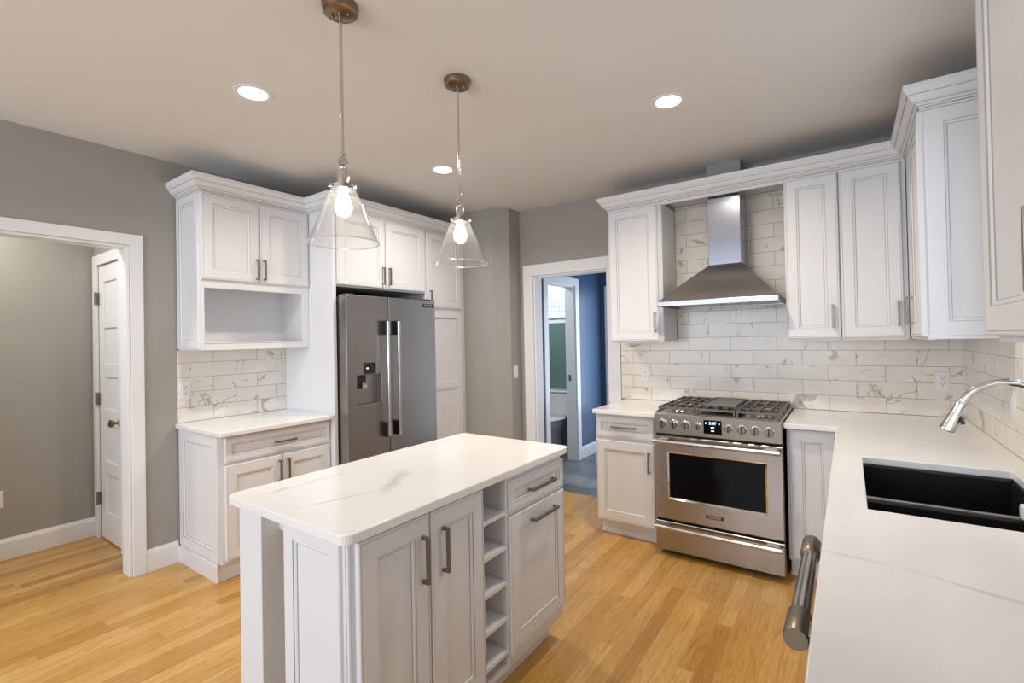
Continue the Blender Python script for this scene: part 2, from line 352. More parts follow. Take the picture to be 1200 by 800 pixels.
def cells(bm, xs, ys, z0, z1, holes=()):
    """slab made of plan cells; holes = set of (i,j) left out"""
    V = {}
    def v(i, j, z):
        if (i, j, z) not in V: V[(i, j, z)] = bm.verts.new((xs[i], ys[j], z))
        return V[(i, j, z)]
    on = lambda i, j: 0 <= i < len(xs) - 1 and 0 <= j < len(ys) - 1 and (i, j) not in holes
    for i in range(len(xs) - 1):
        for j in range(len(ys) - 1):
            if not on(i, j): continue
            for z in (z0, z1): bm.faces.new([v(i, j, z), v(i + 1, j, z), v(i + 1, j + 1, z), v(i, j + 1, z)])
            for (di, dj, a, b) in ((-1, 0, (i, j), (i, j + 1)), (1, 0, (i + 1, j), (i + 1, j + 1)), (0, -1, (i, j), (i + 1, j)), (0, 1, (i, j + 1), (i + 1, j + 1))):
                if not on(i + di, j + dj): bm.faces.new([v(*a, z0), v(*b, z0), v(*b, z1), v(*a, z1)])

def root_of(o):
    while o.parent: o = o.parent
    return o
def part(name, bm, mats, parent=None, bevel=0, smooth=False, seg=2):
    bmesh.ops.recalc_face_normals(bm, faces=bm.faces)
    if parent is not None:
        off = Vector(root_of(parent).location)
        for v in bm.verts: v.co -= off
    me = bpy.data.meshes.new(name); bm.to_mesh(me); bm.free()
    for m in (mats if isinstance(mats, (list, tuple)) else [mats]): me.materials.append(M[m] if isinstance(m, str) else m)
    if smooth:
        for p in me.polygons: p.use_smooth = True
        me.set_sharp_from_angle(angle=math.radians(38))
    o = bpy.data.objects.new(name, me); COL.objects.link(o)
    if parent is not None: o.parent = parent
    if bevel:
        b = o.modifiers.new('bevel', 'BEVEL'); b.width = bevel; b.segments = seg; b.limit_method = 'ANGLE'; b.angle_limit = math.radians(50)
    return o
def tag(o, label, cat, group=None):
    o['label'] = label; o['category'] = cat
    if group: o['group'] = group
    return o
def thing(name, label, cat, loc, group=None):
    o = bpy.data.objects.new(name, None); o.empty_display_size = .1; o.location = loc; COL.objects.link(o)
    return tag(o, label, cat, group)
def single(name, bm, mats, label, cat, group=None, **k):
    """a thing that is one mesh: origin at its base centre"""
    xs = [v.co.x for v in bm.verts]; ys = [v.co.y for v in bm.verts]; zs = [v.co.z for v in bm.verts]
    c = Vector(((min(xs) + max(xs)) / 2, (min(ys) + max(ys)) / 2, min(zs)))
    for v in bm.verts: v.co -= c
    o = part(name, bm, mats, None, **k); o.location = c
    return tag(o, label, cat, group)
def struct(name, bm, mats, parent=None, **k):
    o = part(name, bm, mats, parent, **k); o['kind'] = 'structure'; return o
PG = ('paint', 'glaze')
def pull(parent, F, uc, vc, ln, vert, w, d=.030, name='handle'):
    bm = B(); h = ln / 2; b = .0055
    if vert:
        fbox(bm, F, uc - b, uc + b, vc - h, vc + h, w + d - .011, w + d)
        for s in (-1, 1): fbox(bm, F, uc - b, uc + b, vc + s * (h - b) - b, vc + s * (h - b) + b, w, w + d - .011)
    else:
        fbox(bm, F, uc - h, uc + h, vc - b, vc + b, w + d - .011, w + d)
        for s in (-1, 1): fbox(bm, F, uc + s * (h - b) - b, uc + s * (h - b) + b, vc - b, vc + b, w, w + d - .011)
    return part(name, bm, 'pull', parent, bevel=.0012)
def front(parent, F, u0, u1, v0, v1, kind='door', handle=None, w=0, fw=.062, hl=.14):
    bm = B(); panel(bm, F, u0, u1, v0, v1, w, fw=fw)
    o = part(kind, bm, PG, parent)
    if handle:
        side, uc, vc = handle
        pull(o, F, uc, vc, hl, side == 'v', w + .02)
    return o

XL, XR, H = -2.621, 1.637, 2.662
XC = XL + .001   # furniture stands a hair off the wall
YN = -6.7
# ------------------------------------------------------------------ setting
bm = B(); box(bm, -3.9, XR + .15, YN, .105, -.06, 0); struct('floor', bm, 'floor')
bm = B(); box(bm, -3.6, .3, .105, 1.99, -.06, -.002); struct('floor.001', bm, 'slate')
bm = B(); box(bm, -3.9, XR + .15, YN, 1.99, H, H + .1); struct('ceiling', bm, 'ceil')
YO = -2.741      # hall opening, far jamb
bm = B()
box(bm, XL - .12, XL, YO, -.29, 0, H); box(bm, XL - .12, XL, -3.95, YO, 2.069, H); box(bm, XL - .12, XL, YN, -3.95, 0, H)
struct('wall_left', bm, 'wall')
bm = B()
xd0, xd1, zd = -1.372, -.612, 2.024
box(bm, -1.64, xd0, 0, .12, 0, H); box(bm, xd0, xd1, 0, .12, zd, H); box(bm, xd1, XR + .15, 0, .12, 0, H)
struct('wall_back', bm, 'wall')
# boxed corner between pantry and doorway: chamfered
bm = B()
pl = [(XL - .12, -.292), (-1.640, -.292), (-1.521, -.173), (-1.521, 0), (-1.66, 0), (-1.66, .12), (XL - .12, .12)]
lo = [bm.verts.new((x, y, 0)) for x, y in pl]; hi = [bm.verts.new((x, y, H)) for x, y in pl]
bm.faces.new(lo); bm.faces.new(hi)
for i in range(len(pl)): j = (i + 1) % len(pl); bm.faces.new((lo[i], lo[j], hi[j], hi[i]))
struct('wall_corner', bm, 'wall')
wy0, wy1, wz0, wz1 = -2.15, -1.28, 1.09, 2.20
bm = B()
box(bm, XR, XR + .15, wy1, 0, 0, H); box(bm, XR, XR + .15, YN, wy0, 0, H); box(bm, XR, XR + .15, wy0, wy1, 0, wz0); box(bm, XR, XR + .15, wy0, wy1, wz1, H)
struct('wall_right', bm, 'wall')
bm = B(); fr = FXn(XR)
for a in ((wy0, wy0 + .05, wz0, wz1), (wy1 - .05, wy1, wz0, wz1), (wy0 + .05, wy1 - .05, wz0, wz0 + .05), (wy0 + .05, wy1 - .05, wz1 - .05, wz1), (wy0 + .05, wy1 - .05, 1.62, 1.66)): fbox(bm, fr, *a, -.10, -.04)
wn = struct('window_1', bm, 'trim', bevel=.003)
bm = B(); fbox(bm, fr, wy0 + .05, wy1 - .05, wz0 + .05, wz1 - .05, -.072, -.068); struct('pane', bm, 'wglass', wn)
bm = B()
for a in ((wy0 - .07, wy0, wz0 - .07, wz1 + .07), (wy1, wy1 + .07, wz0 - .07, wz1 + .07), (wy0, wy1, wz1, wz1 + .07), (wy0, wy1, wz0 - .07, wz0)): fbox(bm, fr, *a, 0, .018)
struct('trim_1', bm, 'trim', bevel=.003)
bm = B(); box(bm, XL - .12, -2.5, YN - .12, YN, 0, H); box(bm, 1.1, XR + .15, YN - .12, YN, 0, H); box(bm, -2.5, 1.1, YN - .12, YN, 0, .7); box(bm, -2.5, 1.1, YN - .12, YN, 2.3, H)
struct('wall_rear', bm, 'wall')
# hall beyond the left opening
HX, HY = -3.69, -2.65
bm = B(); box(bm, HX - .1, HX, YN, HY + .12, 0, H); struct('wall_hall_left', bm, 'hall')
dx0, dx1, dz = -3.588, -3.09, 2.05
bm = B(); box(bm, HX, dx0, HY, HY + .12, 0, H); box(bm, dx0, dx1, HY, HY + .12, dz, H); box(bm, dx1, XL - .12, HY, HY + .12, 0, H); box(bm, dx0, dx1, HY + .5, HY + .52, 0, dz)
struct('wall_hall_back', bm, 'hall')
def casing(name, F, u0, u1, v1, cw, t=.018, jamb=0, v0=0, back=True):
    bm = B()
    fbox(bm, F, u0 - cw, u0, v0, v1 + cw, 0, t); fbox(bm, F, u1, u1 + cw, v0, v1 + cw, 0, t); fbox(bm, F, u0, u1, v1, v1 + cw, 0, t)
    if jamb:
        fbox(bm, F, u0, u0 + .016, v0, v1, -jamb, 0); fbox(bm, F, u1 - .016, u1, v0, v1, -jamb, 0); fbox(bm, F, u0 + .016, u1 - .016, v1 - .016, v1, -jamb, 0)
    return struct(name, bm, 'trim', bevel=.002)
casing('trim_2', FX(XL), -3.95, YO, 2.069, .068, jamb=.12)
casing('trim_3', FY(0), xd0, xd1, zd, .105, jamb=.12)
casing('trim_4', FY(HY), dx0, dx1, dz, .075)
bm = B()
prof = [(0, 0), (.014, 0), (.014, .115), (.009, .128), (.006, .138), (0, .14)]
sweep(bm, [(HX, -6.5), (HX, HY), (dx0 - .076, HY)], prof); struct('baseboard_hall', bm, 'trim')
bm = B(); sweep(bm, [(XL, YO + .069), (XL, -2.495)], prof); struct('baseboard_left', bm, 'trim')
bm = B(); sweep(bm, [(-1.60, -.252), (-1.521, -.173), (-1.521, -.001)], prof); struct('baseboard_corner', bm, 'trim')
# closet door, five raised panels, hung on the left
bm = B(); F = FY(HY); u0, u1 = dx0 + .004, dx1 - .004
pz = [.215, .50, .59, .86, .975, 1.215, 1.31, 1.575, 1.67, 1.92]
fbox(bm, F, u0, u1, .012, dz - .004, -.030, -.018)
for a in ((u0, u0 + .105, .012, dz - .004), (u1 - .105, u1, .012, dz - .004)): fbox(bm, F, *a, -.018, -.002)
zz = [.012] + pz + [dz - .004]
for k in range(0, len(zz), 2): fbox(bm, F, u0 + .105, u1 - .105, zz[k], zz[k + 1], -.018, -.002)
dr = struct('door_1', bm, 'trim', bevel=.002)
for k in range(5):
    bm = B(); a, b = u0 + .105, u1 - .105
    rings(bm, F, [(a, b, pz[2 * k], pz[2 * k + 1], -.0179, 0), (a + .012, b - .012, pz[2 * k] + .012, pz[2 * k + 1] - .012, -.012, 0), (a + .03, b - .03, pz[2 * k] + .03, pz[2 * k + 1] - .03, -.012, 0)])
    part('door_panel', bm, 'trim', dr)
bm = B(); lathe(bm, F.p(-3.155, .90, -.002), [(.026, 0), (.026, .004), (.010, .008), (.009, .03), (.022, .036), (.028, .048), (.026, .058), (.012, .066), (0, .067)], axis=(0, -1, 0), seg=20)
part('door_knob', bm, 'bronze', dr, smooth=True)
for z in (1.80, 1.045, .30):
    bm = B(); fbox(bm, F, dx0 - .012, dx0 + .018, z - .045, z + .045, .0, .004); tube(bm, [F.p(dx0 + .003, z - .048, .021), F.p(dx0 + .003, z + .048, .021)], .006, 8)
    fbox(bm, F, dx0 + .0005, dx0 + .0055, z - .045, z + .045, .0, .02)
    part('hinge', bm, 'hinge', dr)
# mudroom and bathroom beyond the back doorway
BX = -1.55
MB_ = 1.87
bm = B(); box(bm, BX - .12, BX, .12, .535, 0, H); box(bm, BX - .12, BX, .535, 1.157, 2.04, H); box(bm, BX - .12, BX, 1.157, MB_, 0, H)
struct('wall_mudroom_left', bm, 'blue')
casing('trim_5', FX(BX), .535, 1.157, 2.04, .085, jamb=.12)
bm = B(); box(bm, BX, -1.40, MB_, MB_ + .12, 0, H); box(bm, -1.40, -.5, MB_, MB_ + .12, 2.0, H); box(bm, -.5, .3, MB_, MB_ + .12, 0, H)
struct('wall_mudroom_back', bm, 'blue')
casing('trim_6', FY(MB_), -1.40, -.50, 2.0, .085, jamb=.12)
bm = B(); sweep(bm, [(BX, 1.243), (BX, MB_)], prof); struct('baseboard_mudroom', bm, 'trim')
bm = B(); fbox(bm, FY(1.141), BX - .085, BX - .055, .93, 1.0, -.001, .003); struct('trim_7', bm, 'hinge')
bm = B(); tb = 1.86
bx0, bx1, bz0 = -2.52, -1.86, 1.735
box(bm, -3.3, bx0, tb, tb + .12, 0, H); box(bm, bx1, BX - .12, tb, tb + .12, 0, H); box(bm, bx0, bx1, tb, tb + .12, 0, bz0); box(bm, bx0, bx1, tb, tb + .12, 2.35, H)
struct('wall_bathroom_back', bm, 'teal')
bm = B(); box(bm, -3.4, -3.3, .12, tb + .12, 0, H); struct('wall_bathroom_left', bm, 'teal')
bm = B(); F = FY(tb)
for a in ((bx0, bx0 + .04, bz0, 2.35), (bx1 - .04, bx1, bz0, 2.35), (bx0 + .04, bx1 - .04, bz0, bz0 + .05), (bx0 + .04, bx1 - .04, 2.31, 2.35)): fbox(bm, F, *a, -.07, 0)
fbox(bm, F, bx0 - .06, bx1 + .06, bz0 - .035, bz0, 0, .04); fbox(bm, F, bx0 - .05, bx1 + .05, bz0 - .10, bz0 - .035, 0, .016)
for a in ((bx0 - .06, bx0, bz0, 2.41), (bx1, bx1 + .06, bz0, 2.41), (bx0, bx1, 2.35, 2.41)): fbox(bm, F, *a, 0, .016)
w2 = struct('window_2', bm, 'trim', bevel=.002)
bm = B(); fbox(bm, F, bx0 + .04, bx1 - .04, bz0 + .05, 2.31, -.04, -.036); struct('pane', bm, 'wglass', w2)
bm = B(); box(bm, -4.5, -.6, 3.1, 3.2, 0, 3.6); struct('wall_outside', bm, 'brick')

# ------------------------------------------------------------------ left run: fridge wall
FE = FY
def end_panel(parent, F, u0, u1, v0, v1, w=0, t=.012, fw=.062):
    bm = B(); panel(bm, F, u0, u1, v0, v1, w, t=t, fw=fw, edge=False); return part('end_panel', bm, PG, parent)
# base cabinet
Y0, Y1 = -2.489, -1.744
t = thing('base_cabinet', 'white base cabinet under the left nook counter, one wide drawer above two doors', 'cabinet', ((XL - 2.04) / 2, (Y0 + Y1) / 2, 0))
bm = B(); box(bm, XC, -2.041, Y0 + .012, Y1, .11, .884); part('body', bm, 'paint', t, bevel=.002)
bm = B(); box(bm, XC, -2.075, Y0 + .004, Y1, 0, .11); box(bm, XC, -2.066, Y0 - .006, Y0 + .004, 0, .105); part('toe_kick', bm, 'paint', t, bevel=.002)
F = FX(-2.041)
front(t, F, -2.456, -1.752, .718, .868, 'drawer', ('h', -2.085, .792), fw=.036)
front(t, F, -2.456, -2.103, .130, .700, 'door', ('v', -2.128, .60)); front(t, F, -2.097, -1.752, .130, .700, 'door', ('v', -2.070, .60))
end_panel(t, FE(Y0 + .012), XL + .012, -2.06, .115, .878)
bm = B()
for k in range(2): tube(bm, [(-2.049 + .0, Y0 + .008 + .012 * k, .13), (-2.049, Y0 + .008 + .012 * k, .875)], .004, 8)
part('corner_bead', bm, 'paint', t, smooth=True)
bm = B(); cells(bm, [XC, -1.975], [-2.504, -1.744], .884, .914)
single('countertop', bm, 'q_plain', 'white quartz countertop in the left nook beside the refrigerator panel', 'countertop', bevel=.005)
bm = B(); fbox(bm, FX(XL), -2.489, -1.744, .9148, 1.398, .0008, .008)
single('tile_backsplash', bm, 'tile_side', 'marble subway tile backsplash in the left nook below the open shelf', 'backsplash')
# wall cabinet with open shelf
t = thing('wall_cabinet', 'white wall cabinet with two doors above an open shelf, over the left counter', 'cabinet', ((XL - 2.29) / 2, (Y0 + Y1) / 2, 1.40))
xf = -2.291
bm = B()
box(bm, XC, xf, Y0 + .012, Y0 + .036, 1.40, 2.41); box(bm, XC, xf, Y1 - .020, Y1, 1.40, 2.41)
box(bm, XC, xf, Y0 + .036, Y1 - .020, 1.82, 2.41); box(bm, XC, XL + .015, Y0 + .036, Y1 - .020, 1.40, 1.82)
box(bm, XL + .015, xf, Y0 + .036, Y1 - .020, 1.40, 1.422)
F = FX(xf)
for a in ((Y0 + .012, -2.456, 1.40, 2.41), (-1.795, Y1, 1.40, 2.41), (-2.456, -1.795, 1.40, 1.442), (-2.456, -1.795, 1.80, 1.86), (-2.456, -1.795, 2.39, 2.41)): fbox(bm, F, *a, 0, .012)
part('body', bm, 'paint', t, bevel=.0015)
bm = B(); box(bm, XL + .016, xf + .016, -2.454, -1.797, 1.4425, 1.452); part('shelf', bm, 'paint', t, bevel=.003)
F = FX(xf + .012)
front(t, F, -2.474, -2.114, 1.855, 2.4025, 'door', ('v', -2.136, 1.945), fw=.062); front(t, F, -2.108, -1.750, 1.855, 2.4025, 'door', ('v', -2.086, 1.945), fw=.062)
end_panel(t, FE(Y0 + .012), XL + .012, xf - .002, 1.41, 2.40, fw=.045)
# tall side panel
bm = B(); box(bm, XC, -1.975, -1.742, -1.714, 0, 2.41)
single('side_panel', bm, 'paint', 'tall white panel standing between the left nook and the refrigerator', 'panel', bevel=.002)
# cabinet above fridge
t = thing('wall_cabinet', 'deep two-door white cabinet directly above the refrigerator', 'cabinet', (-2.3, -1.265, 1.85))
bm = B(); box(bm, XC, -1.986, -1.712, -.818, 1.845, 2.41); part('body', bm, 'paint', t, bevel=.002)
F = FX(-1.986)
front(t, F, -1.706, -1.266, 1.858, 2.4025, 'door', ('v', -1.296, 1.955), fw=.062); front(t, F, -1.260, -.824, 1.858, 2.4025, 'door', ('v', -1.232, 1.955), fw=.062)
# pantry
t = thing('pantry_cabinet', 'tall narrow white pantry cabinet right of the refrigerator', 'cabinet', (-2.3, -.58, 0))
bm = B(); box(bm, XC, -1.986, -.815, -.345, .10, 2.41); part('body', bm, 'paint', t, bevel=.002)
bm = B(); box(bm, XC, -2.05, -.815, -.345, 0, .10); part('toe_kick', bm, 'paint', t)
front(t, F, -.808, -.352, 1.728, 2.4025, 'door', ('v', -.772, 1.81), fw=.062)
bm = B()
panel(bm, F, -.808, -.352, .12, 1.704, 0, fw=.062)
fbox(bm, F, -.76, -.40, .99, 1.05, .010, .0195)
part('door', bm, PG, t)
bm = B(); box(bm, XC, -1.99, -.3449, -.293, 0, 2.41); single('filler_panel', bm, 'paint', 'narrow white filler strip between the pantry and the grey corner wall', 'panel')
# crown
CP = [(.0008, 2.404), (.006, 2.404), (.006, 2.413), (.010, 2.417), (.010, 2.424), (.013, 2.426), (.021, 2.431), (.021, 2.436), (.024, 2.438), (.034, 2.444), (.043, 2.456), (.048, 2.466), (.052, 2.468), (.052, 2.474), (.059, 2.480), (.066, 2.490), (.066, 2.510), (.0008, 2.510)]
CM = [0] * len(CP)
for k in (2, 4, 7, 11): CM[k] = 1
bm = B(); sweep(bm, [(XC, -2.477), (-2.279, -2.477), (-2.279, -1.742), (-1.975, -1.742), (-1.975, -.2935)], CP, CM)
single('crown_molding', bm, PG, 'stepped white crown molding topping the cabinets on the refrigerator wall', 'molding')

# refrigerator
t = thing('refrigerator', 'stainless steel side by side refrigerator with water dispenser and twin bar handles', 'refrigerator', (-2.2, -1.26, 0))
ry0, ry1, xf = -1.706, -.812, -1.872
bm = B(); box(bm, -2.60, -1.96, ry0 + .008, ry1 - .008, .02, 1.765); part('body', bm, mat('fridge_side_grey', (.10, .10, .10), .45, .4), t, bevel=.004)
bm = B(); box(bm, -2.55, -1.98, ry0 + .02, ry1 - .02, 0, .02); part('foot_rail', bm, 'black', t)
F = FX(-1.955); th = xf + 1.955
seam = -1.322
def fridge_door(u0, u1, hole=None):
    bm = B(); z0, z1 = .055, 1.778
    rs = [(u0, u1, z0, z1, 0, 0), (u0, u1, z0, z1, th - .003, 0), (u0 + .002, u1 - .002, z0 + .002, z1 - .002, th - .001, 0), (u0 + .004, u1 - .004, z0 + .004, z1 - .004, th, 0)]
    if hole:
        a, b, c, d_ = hole; rs += [(a, b, c, d_, th, 0), (a + .004, b - .004, c + .004, d_ - .004, th - .004, 0), (a + .008, b - .008, c + .02, d_ - .004, th - .055, 0)]
    rings(bm, F, rs); return part('door', bm, 'steelv', t, smooth=False)
hole = (-1.625, -1.395, .955, 1.192)
dl = fridge_door(ry0, seam - .003, hole); drr = fridge_door(seam + .003, ry1)
bm = B(); fbox(bm, F, -1.563, -1.455, 1.196, 1.278, th, th + .002); cp = part('control_panel', bm, 'black', dl)
bm = B(); fbox(bm, F, -1.540, -1.520, 1.232, 1.241, th + .002, th + .0025); part('display', bm, 'lcd', cp)
bm = B(); fbox(bm, F, -1.612, -1.535, 1.130, 1.186, th - .050, th - .010); fbox(bm, F, -1.606, -1.555, 1.085, 1.130, th - .050, th - .034); part('dispenser_spout', bm, 'black', dl, bevel=.004)
bm = B(); fbox(bm, F, -1.560, -1.520, 1.085, 1.150, th - .045, th - .020); part('dispenser_lever', bm, 'chrome', dl, bevel=.003)
bm = B(); fbox(bm, F, -1.62, -1.40, .956, .972, th - .05, th + .004); part('drip_tray', bm, 'steel', dl, bevel=.002)
def bar_handle(parent, F, u, v0, v1, w, r=.0125, so=.055):
    bm = B(); tube(bm, [F.p(u, v0, w + so), F.p(u, v1, w + so)], r, 16)
    h = part('handle', bm, 'bright', parent, smooth=True)
    for v, s in ((v0, 1), (v1, -1)):
        bm = B(); c = v + s * .045
        fbox(bm, F, u - .017, u + .017, c - .055, c + .055, w, w + so - .004); part('handle_bracket', bm, 'black', h, bevel=.004)
        bm = B(); tube(bm, [F.p(u, v - s * .004, w + so), F.p(u, v + s * .09, w + so)], r + .003, 16); part('handle_collar', bm, 'bright', h, smooth=True)
bar_handle(dl, F, seam - .052, .715, 1.585, th); bar_handle(drr, F, seam + .052, .715, 1.585, th)
def text_mesh(s, size, extr, F, uc, vc, w, parent, matn, name='lettering', sx=1.0, flip=1):
    cu = bpy.data.curves.new('lettering', 'FONT'); cu.body = s; cu.size = size; cu.align_x = 'CENTER'; cu.align_y = 'CENTER'; cu.extrude = extr
    to = bpy.data.objects.new('lettering_curve', cu); COL.objects.link(to)
    dg = bpy.context.evaluated_depsgraph_get(); me = bpy.data.meshes.new_from_object(to.evaluated_get(dg))
    bpy.data.objects.remove(to)
    bm = B(); bm.from_mesh(me); bpy.data.meshes.remove(me)
    for v in bm.verts: v.co = F.p(uc + flip * v.co.x * sx, vc + v.co.y, w + v.co.z)
    return part(name, bm, matn, parent)
bm = B(); fbox(bm, F, -.958, -.838, 1.716, 1.744, th, th + .003); bd = part('badge', bm, 'badge', drr)
text_mesh('FRIGIDAIRE', .020, .0004, F, -.898, 1.730, th + .0034, bd, 'letter', sx=.88)
for a in (ry0 + .02, ry1 - .09): bm = B(); box(bm, -2.05, -1.90, a, a + .07, 1.7785, 1.79); part('hinge_cover', bm, 'black', t, bevel=.004)

# ------------------------------------------------------------------ range wall
# base cabinet left of range
t = thing('base_cabinet', 'white base cabinet left of the range with one drawer above one door', 'cabinet', (-.235, -.3, 0))
bm = B(); box(bm, -.467, -.006, -.592, -.010, .105, .884); part('body', bm, 'paint', t, bevel=.002)
bm = B(); box(bm, -.455, -.010, -.535, -.015, 0, .105); box(bm, -.463, -.008, -.547, -.535, 0, .018); part('toe_kick', bm, 'paint', t, bevel=.002)
F = FY(-.592)
front(t, F, -.460, -.030, .712, .866, 'drawer', ('h', -.250, .792), fw=.040, hl=.175)
front(t, F, -.460, -.030, .118, .690, 'door', ('v', -.066, .565))
bm = B(); cells(bm, [-.467, -.004], [-.657, -.001], .884, .914)
single('countertop', bm, 'q_plain', 'short white quartz countertop left of the range by the doorway', 'countertop', bevel=.004)
# corner base cabinet right of range
t = thing('base_cabinet', 'white base cabinet in the corner right of the range with one narrow door', 'cabinet', (1.1, -.3, 0))
bm = B(); box(bm, .760, 1.06, -.592, -.010, .105, .884); box(bm, 1.06, XR - .002, -.60, -.010, .105, .884); part('body', bm, 'paint', t, bevel=.002)
bm = B(); box(bm, .764, 1.06, -.535, -.015, 0, .105); box(bm, .762, 1.06, -.547, -.535, 0, .018); part('toe_kick', bm, 'paint', t, bevel=.002)
front(t, F, .775, 1.005, .118, .872, 'door')
# backsplash
bm = B(); fbox(bm, FY(0), -.503, XR - .001, .9148, 1.396, .0008, .008); fbox(bm, FY(0), -.030, .750, 1.396, 2.438, .0008, .008)
single('tile_backsplash', bm, 'tile_back', 'marble subway tile backsplash behind the range and up to the hood', 'backsplash')
bm = B(); fbox(bm, FXn(XR), -2.40, -.009, .9148, 1.09 - .07, .0008, .008); fbox(bm, FXn(XR), wy1 + .07, -.009, 1.02, 1.396, .0008, .008)
fbox(bm, FXn(XR), -3.7, wy0 - .07, 1.02, 1.396, .0008, .008); fbox(bm, FXn(XR), -3.7, -2.40, .9148, 1.02, .0008, .008)
single('tile_backsplash', bm, 'tile_right', 'marble subway tile backsplash on the right wall behind the faucet', 'backsplash')

def wcab(name, label, F, u0, u1, z0, z1, depth, doors, fw=.062):
    """wall cabinet on frame F (w=0 is the carcass front, carcass goes back by depth)"""
    c = F.p((u0 + u1) / 2, z0, -depth / 2)
    t = thing(name, label, 'cabinet', c)
    bm = B(); fbox(bm, F, u0, u1, z0, z1, -depth, 0); fbox(bm, F, u0 + .006, u1 - .006, z0 - .012, z0, -.03, -.005); part('body', bm, 'paint', t, bevel=.002)
    for (a, b, h) in doors: front(t, F, a, b, z0 + .004, 2.402, 'door', h, fw=fw)
    return t
F = FY(-.332)
t = wcab('wall_cabinet', 'single-door white wall cabinet between the doorway and the range hood', F, -.448, -.032, 1.398, 2.41, .322, [(-.446, -.066, ('v', -.088, 1.535))])
bm = B()
for k in range(3): tube(bm, [F.p(-.058 + .010 * k, 1.402, .002), F.p(-.058 + .010 * k, 2.405, .002)], .0042, 8)
part('fluted_stile', bm, 'paint', t, smooth=True)
wcab('wall_cabinet', 'single-door white wall cabinet right beside the range hood', F, .752, 1.040, 1.398, 2.41, .322, [(.758, 1.036, ('v', 1.000, 1.535))])
wcab('wall_cabinet', 'single-door white wall cabinet on the range wall next to the corner', F, 1.042, 1.359, 1.398, 2.41, .322, [(1.048, 1.335, ('v', 1.312, 1.535))])
t = wcab('wall_cabinet', 'white corner wall cabinet on the right wall with its panelled end showing', FXn(1.36), -1.07 + .012, -.36, 1.405, 2.41, .274, [(-1.062, -.70, ('v', -.742, 1.535))])
end_panel(t, FE(-1.07 + .012), 1.368, XR - .004, 1.41, 2.40, fw=.062)
bm = B(); fbox(bm, FY(-1.058), 1.360, XR - .003, 1.397, 1.41, -.01, .016); part('bottom_rail', bm, 'paint', t)
t = wcab('wall_cabinet', 'white wall cabinet closest to the camera at the right edge above the counter', FXn(1.36), -2.92, -2.235, 1.418, 2.41, .274, [(-2.86, -2.242, ('v', -2.70, 1.565))], fw=.064)
# crown and soffit
bm = B(); sweep(bm, [(-.448, -.003), (-.448, -.334), (1.359, -.334), (1.359, -1.058), (XR - .001, -1.058)], CP, CM)
single('crown_molding', bm, PG, 'stepped white crown molding running over the range wall cabinets into the right corner', 'molding')
bm = B(); box(bm, -.030, .750, -.334, -.314, 2.395, 2.440); box(bm, -.030, .750, -.334, -.010, 2.440, 2.455)
single('soffit_panel', bm, 'paint', 'white soffit board bridging the two cabinets above the range hood', 'panel')
bm = B(); box(bm, .250, .476, -.166, -.0005, 2.456, H - .001)
single('duct_chase', bm, 'wall', 'grey boxed duct rising from the soffit to the ceiling above the hood', 'duct')

# hood
t = thing('range_hood', 'stainless steel pyramid chimney hood mounted above the range', 'range hood', (.352, -.25, 1.636))
hx0, hx1, hy, hz0, hz1 = -.020, .724, -.49, 1.638, 1.672
bm = B(); cx0, cx1, cy = .278, .487, -.280
vb = [(hx0, -.008), (hx0, hy), (hx1, hy), (hx1, -.008)]; vt = [(cx0, -.008), (cx0, cy), (cx1, cy), (cx1, -.008)]
N_ = 9; lp = []
for k in range(N_):
    s = k / (N_ - 1); e = s ** .93
    lp.append([bm.verts.new((a[0] + (b[0] - a[0]) * s, a[1] + (b[1] - a[1]) * s, hz1 + (1.922 - hz1) * e)) for a, b in zip(vb, vt)])
for a, b in zip(lp, lp[1:]):
    for i in range(4): j = (i + 1) % 4; bm.faces.new((a[i], a[j], b[j], b[i]))
bm.faces.new(lp[0]); bm.faces.new(lp[-1])
part('canopy', bm, 'steelh', t)
bm = B()
F = FY(0)
fbox(bm, F, hx0 - .003, hx1 + .003, hz0, hz1, -hy, -hy + .008)
box(bm, hx0 - .003, hx0 + .006, hy, -.008, hz0, hz1); box(bm, hx1 - .006, hx1 + .003, hy, -.008, hz0, hz1); box(bm, hx0 + .006, hx1 - .006, -.02, -.008, hz0, hz1)
part('rim', bm, 'rimst', t, bevel=.002)
bm = B(); box(bm, hx0 + .006, hx1 - .006, hy + .001, -.02, 1.655, 1.668); part('underside', bm, 'steel', t)
for k in range(2):
    a = hx0 + .05 + k * .33
    bm = B(); box(bm, a, a + .31, -.37, -.06, 1.648, 1.655)
    for q in range(9): box(bm, a + .015 + q * .032, a + .03 + q * .032, -.355, -.075, 1.6445, 1.648)
    part('filter', bm, 'bright', t)
for x in (.12, .585):
    bm = B(); lathe(bm, (x, -.425, 1.648), [(.032, .0065), (.032, 0), (.024, -.001), (.022, .003), (0, .003)], seg=20); part('hood_lamp', bm, 'plastic', t, smooth=True)
bm = B(); box(bm, .27, .45, hy + .002, hy + .05, 1.6445, 1.655); cpn = part('control_strip', bm, 'steel', t)
for k in range(5):
    bm = B(); lathe(bm, (.30 + k * .022, hy + .014, 1.6445), [(.0065, 0), (.0065, -.004), (.004, -.005), (0, -.005)], seg=10); part('button', bm, 'black', cpn)
bm = B(); box(bm, cx0, cx1, cy, -.008, 1.9225, 2.39); part('chimney', bm, 'cool_tint', t, bevel=.002)
bm = B(); box(bm, cx0 + .004, cx1 - .004, cy + .004, -.008, 2.39, 2.4395); box(bm, cx0 - .002, cx1 + .002, cy - .002, cy, 2.355, 2.36); part('chimney_sleeve', bm, 'cool_tint', t, bevel=.001)

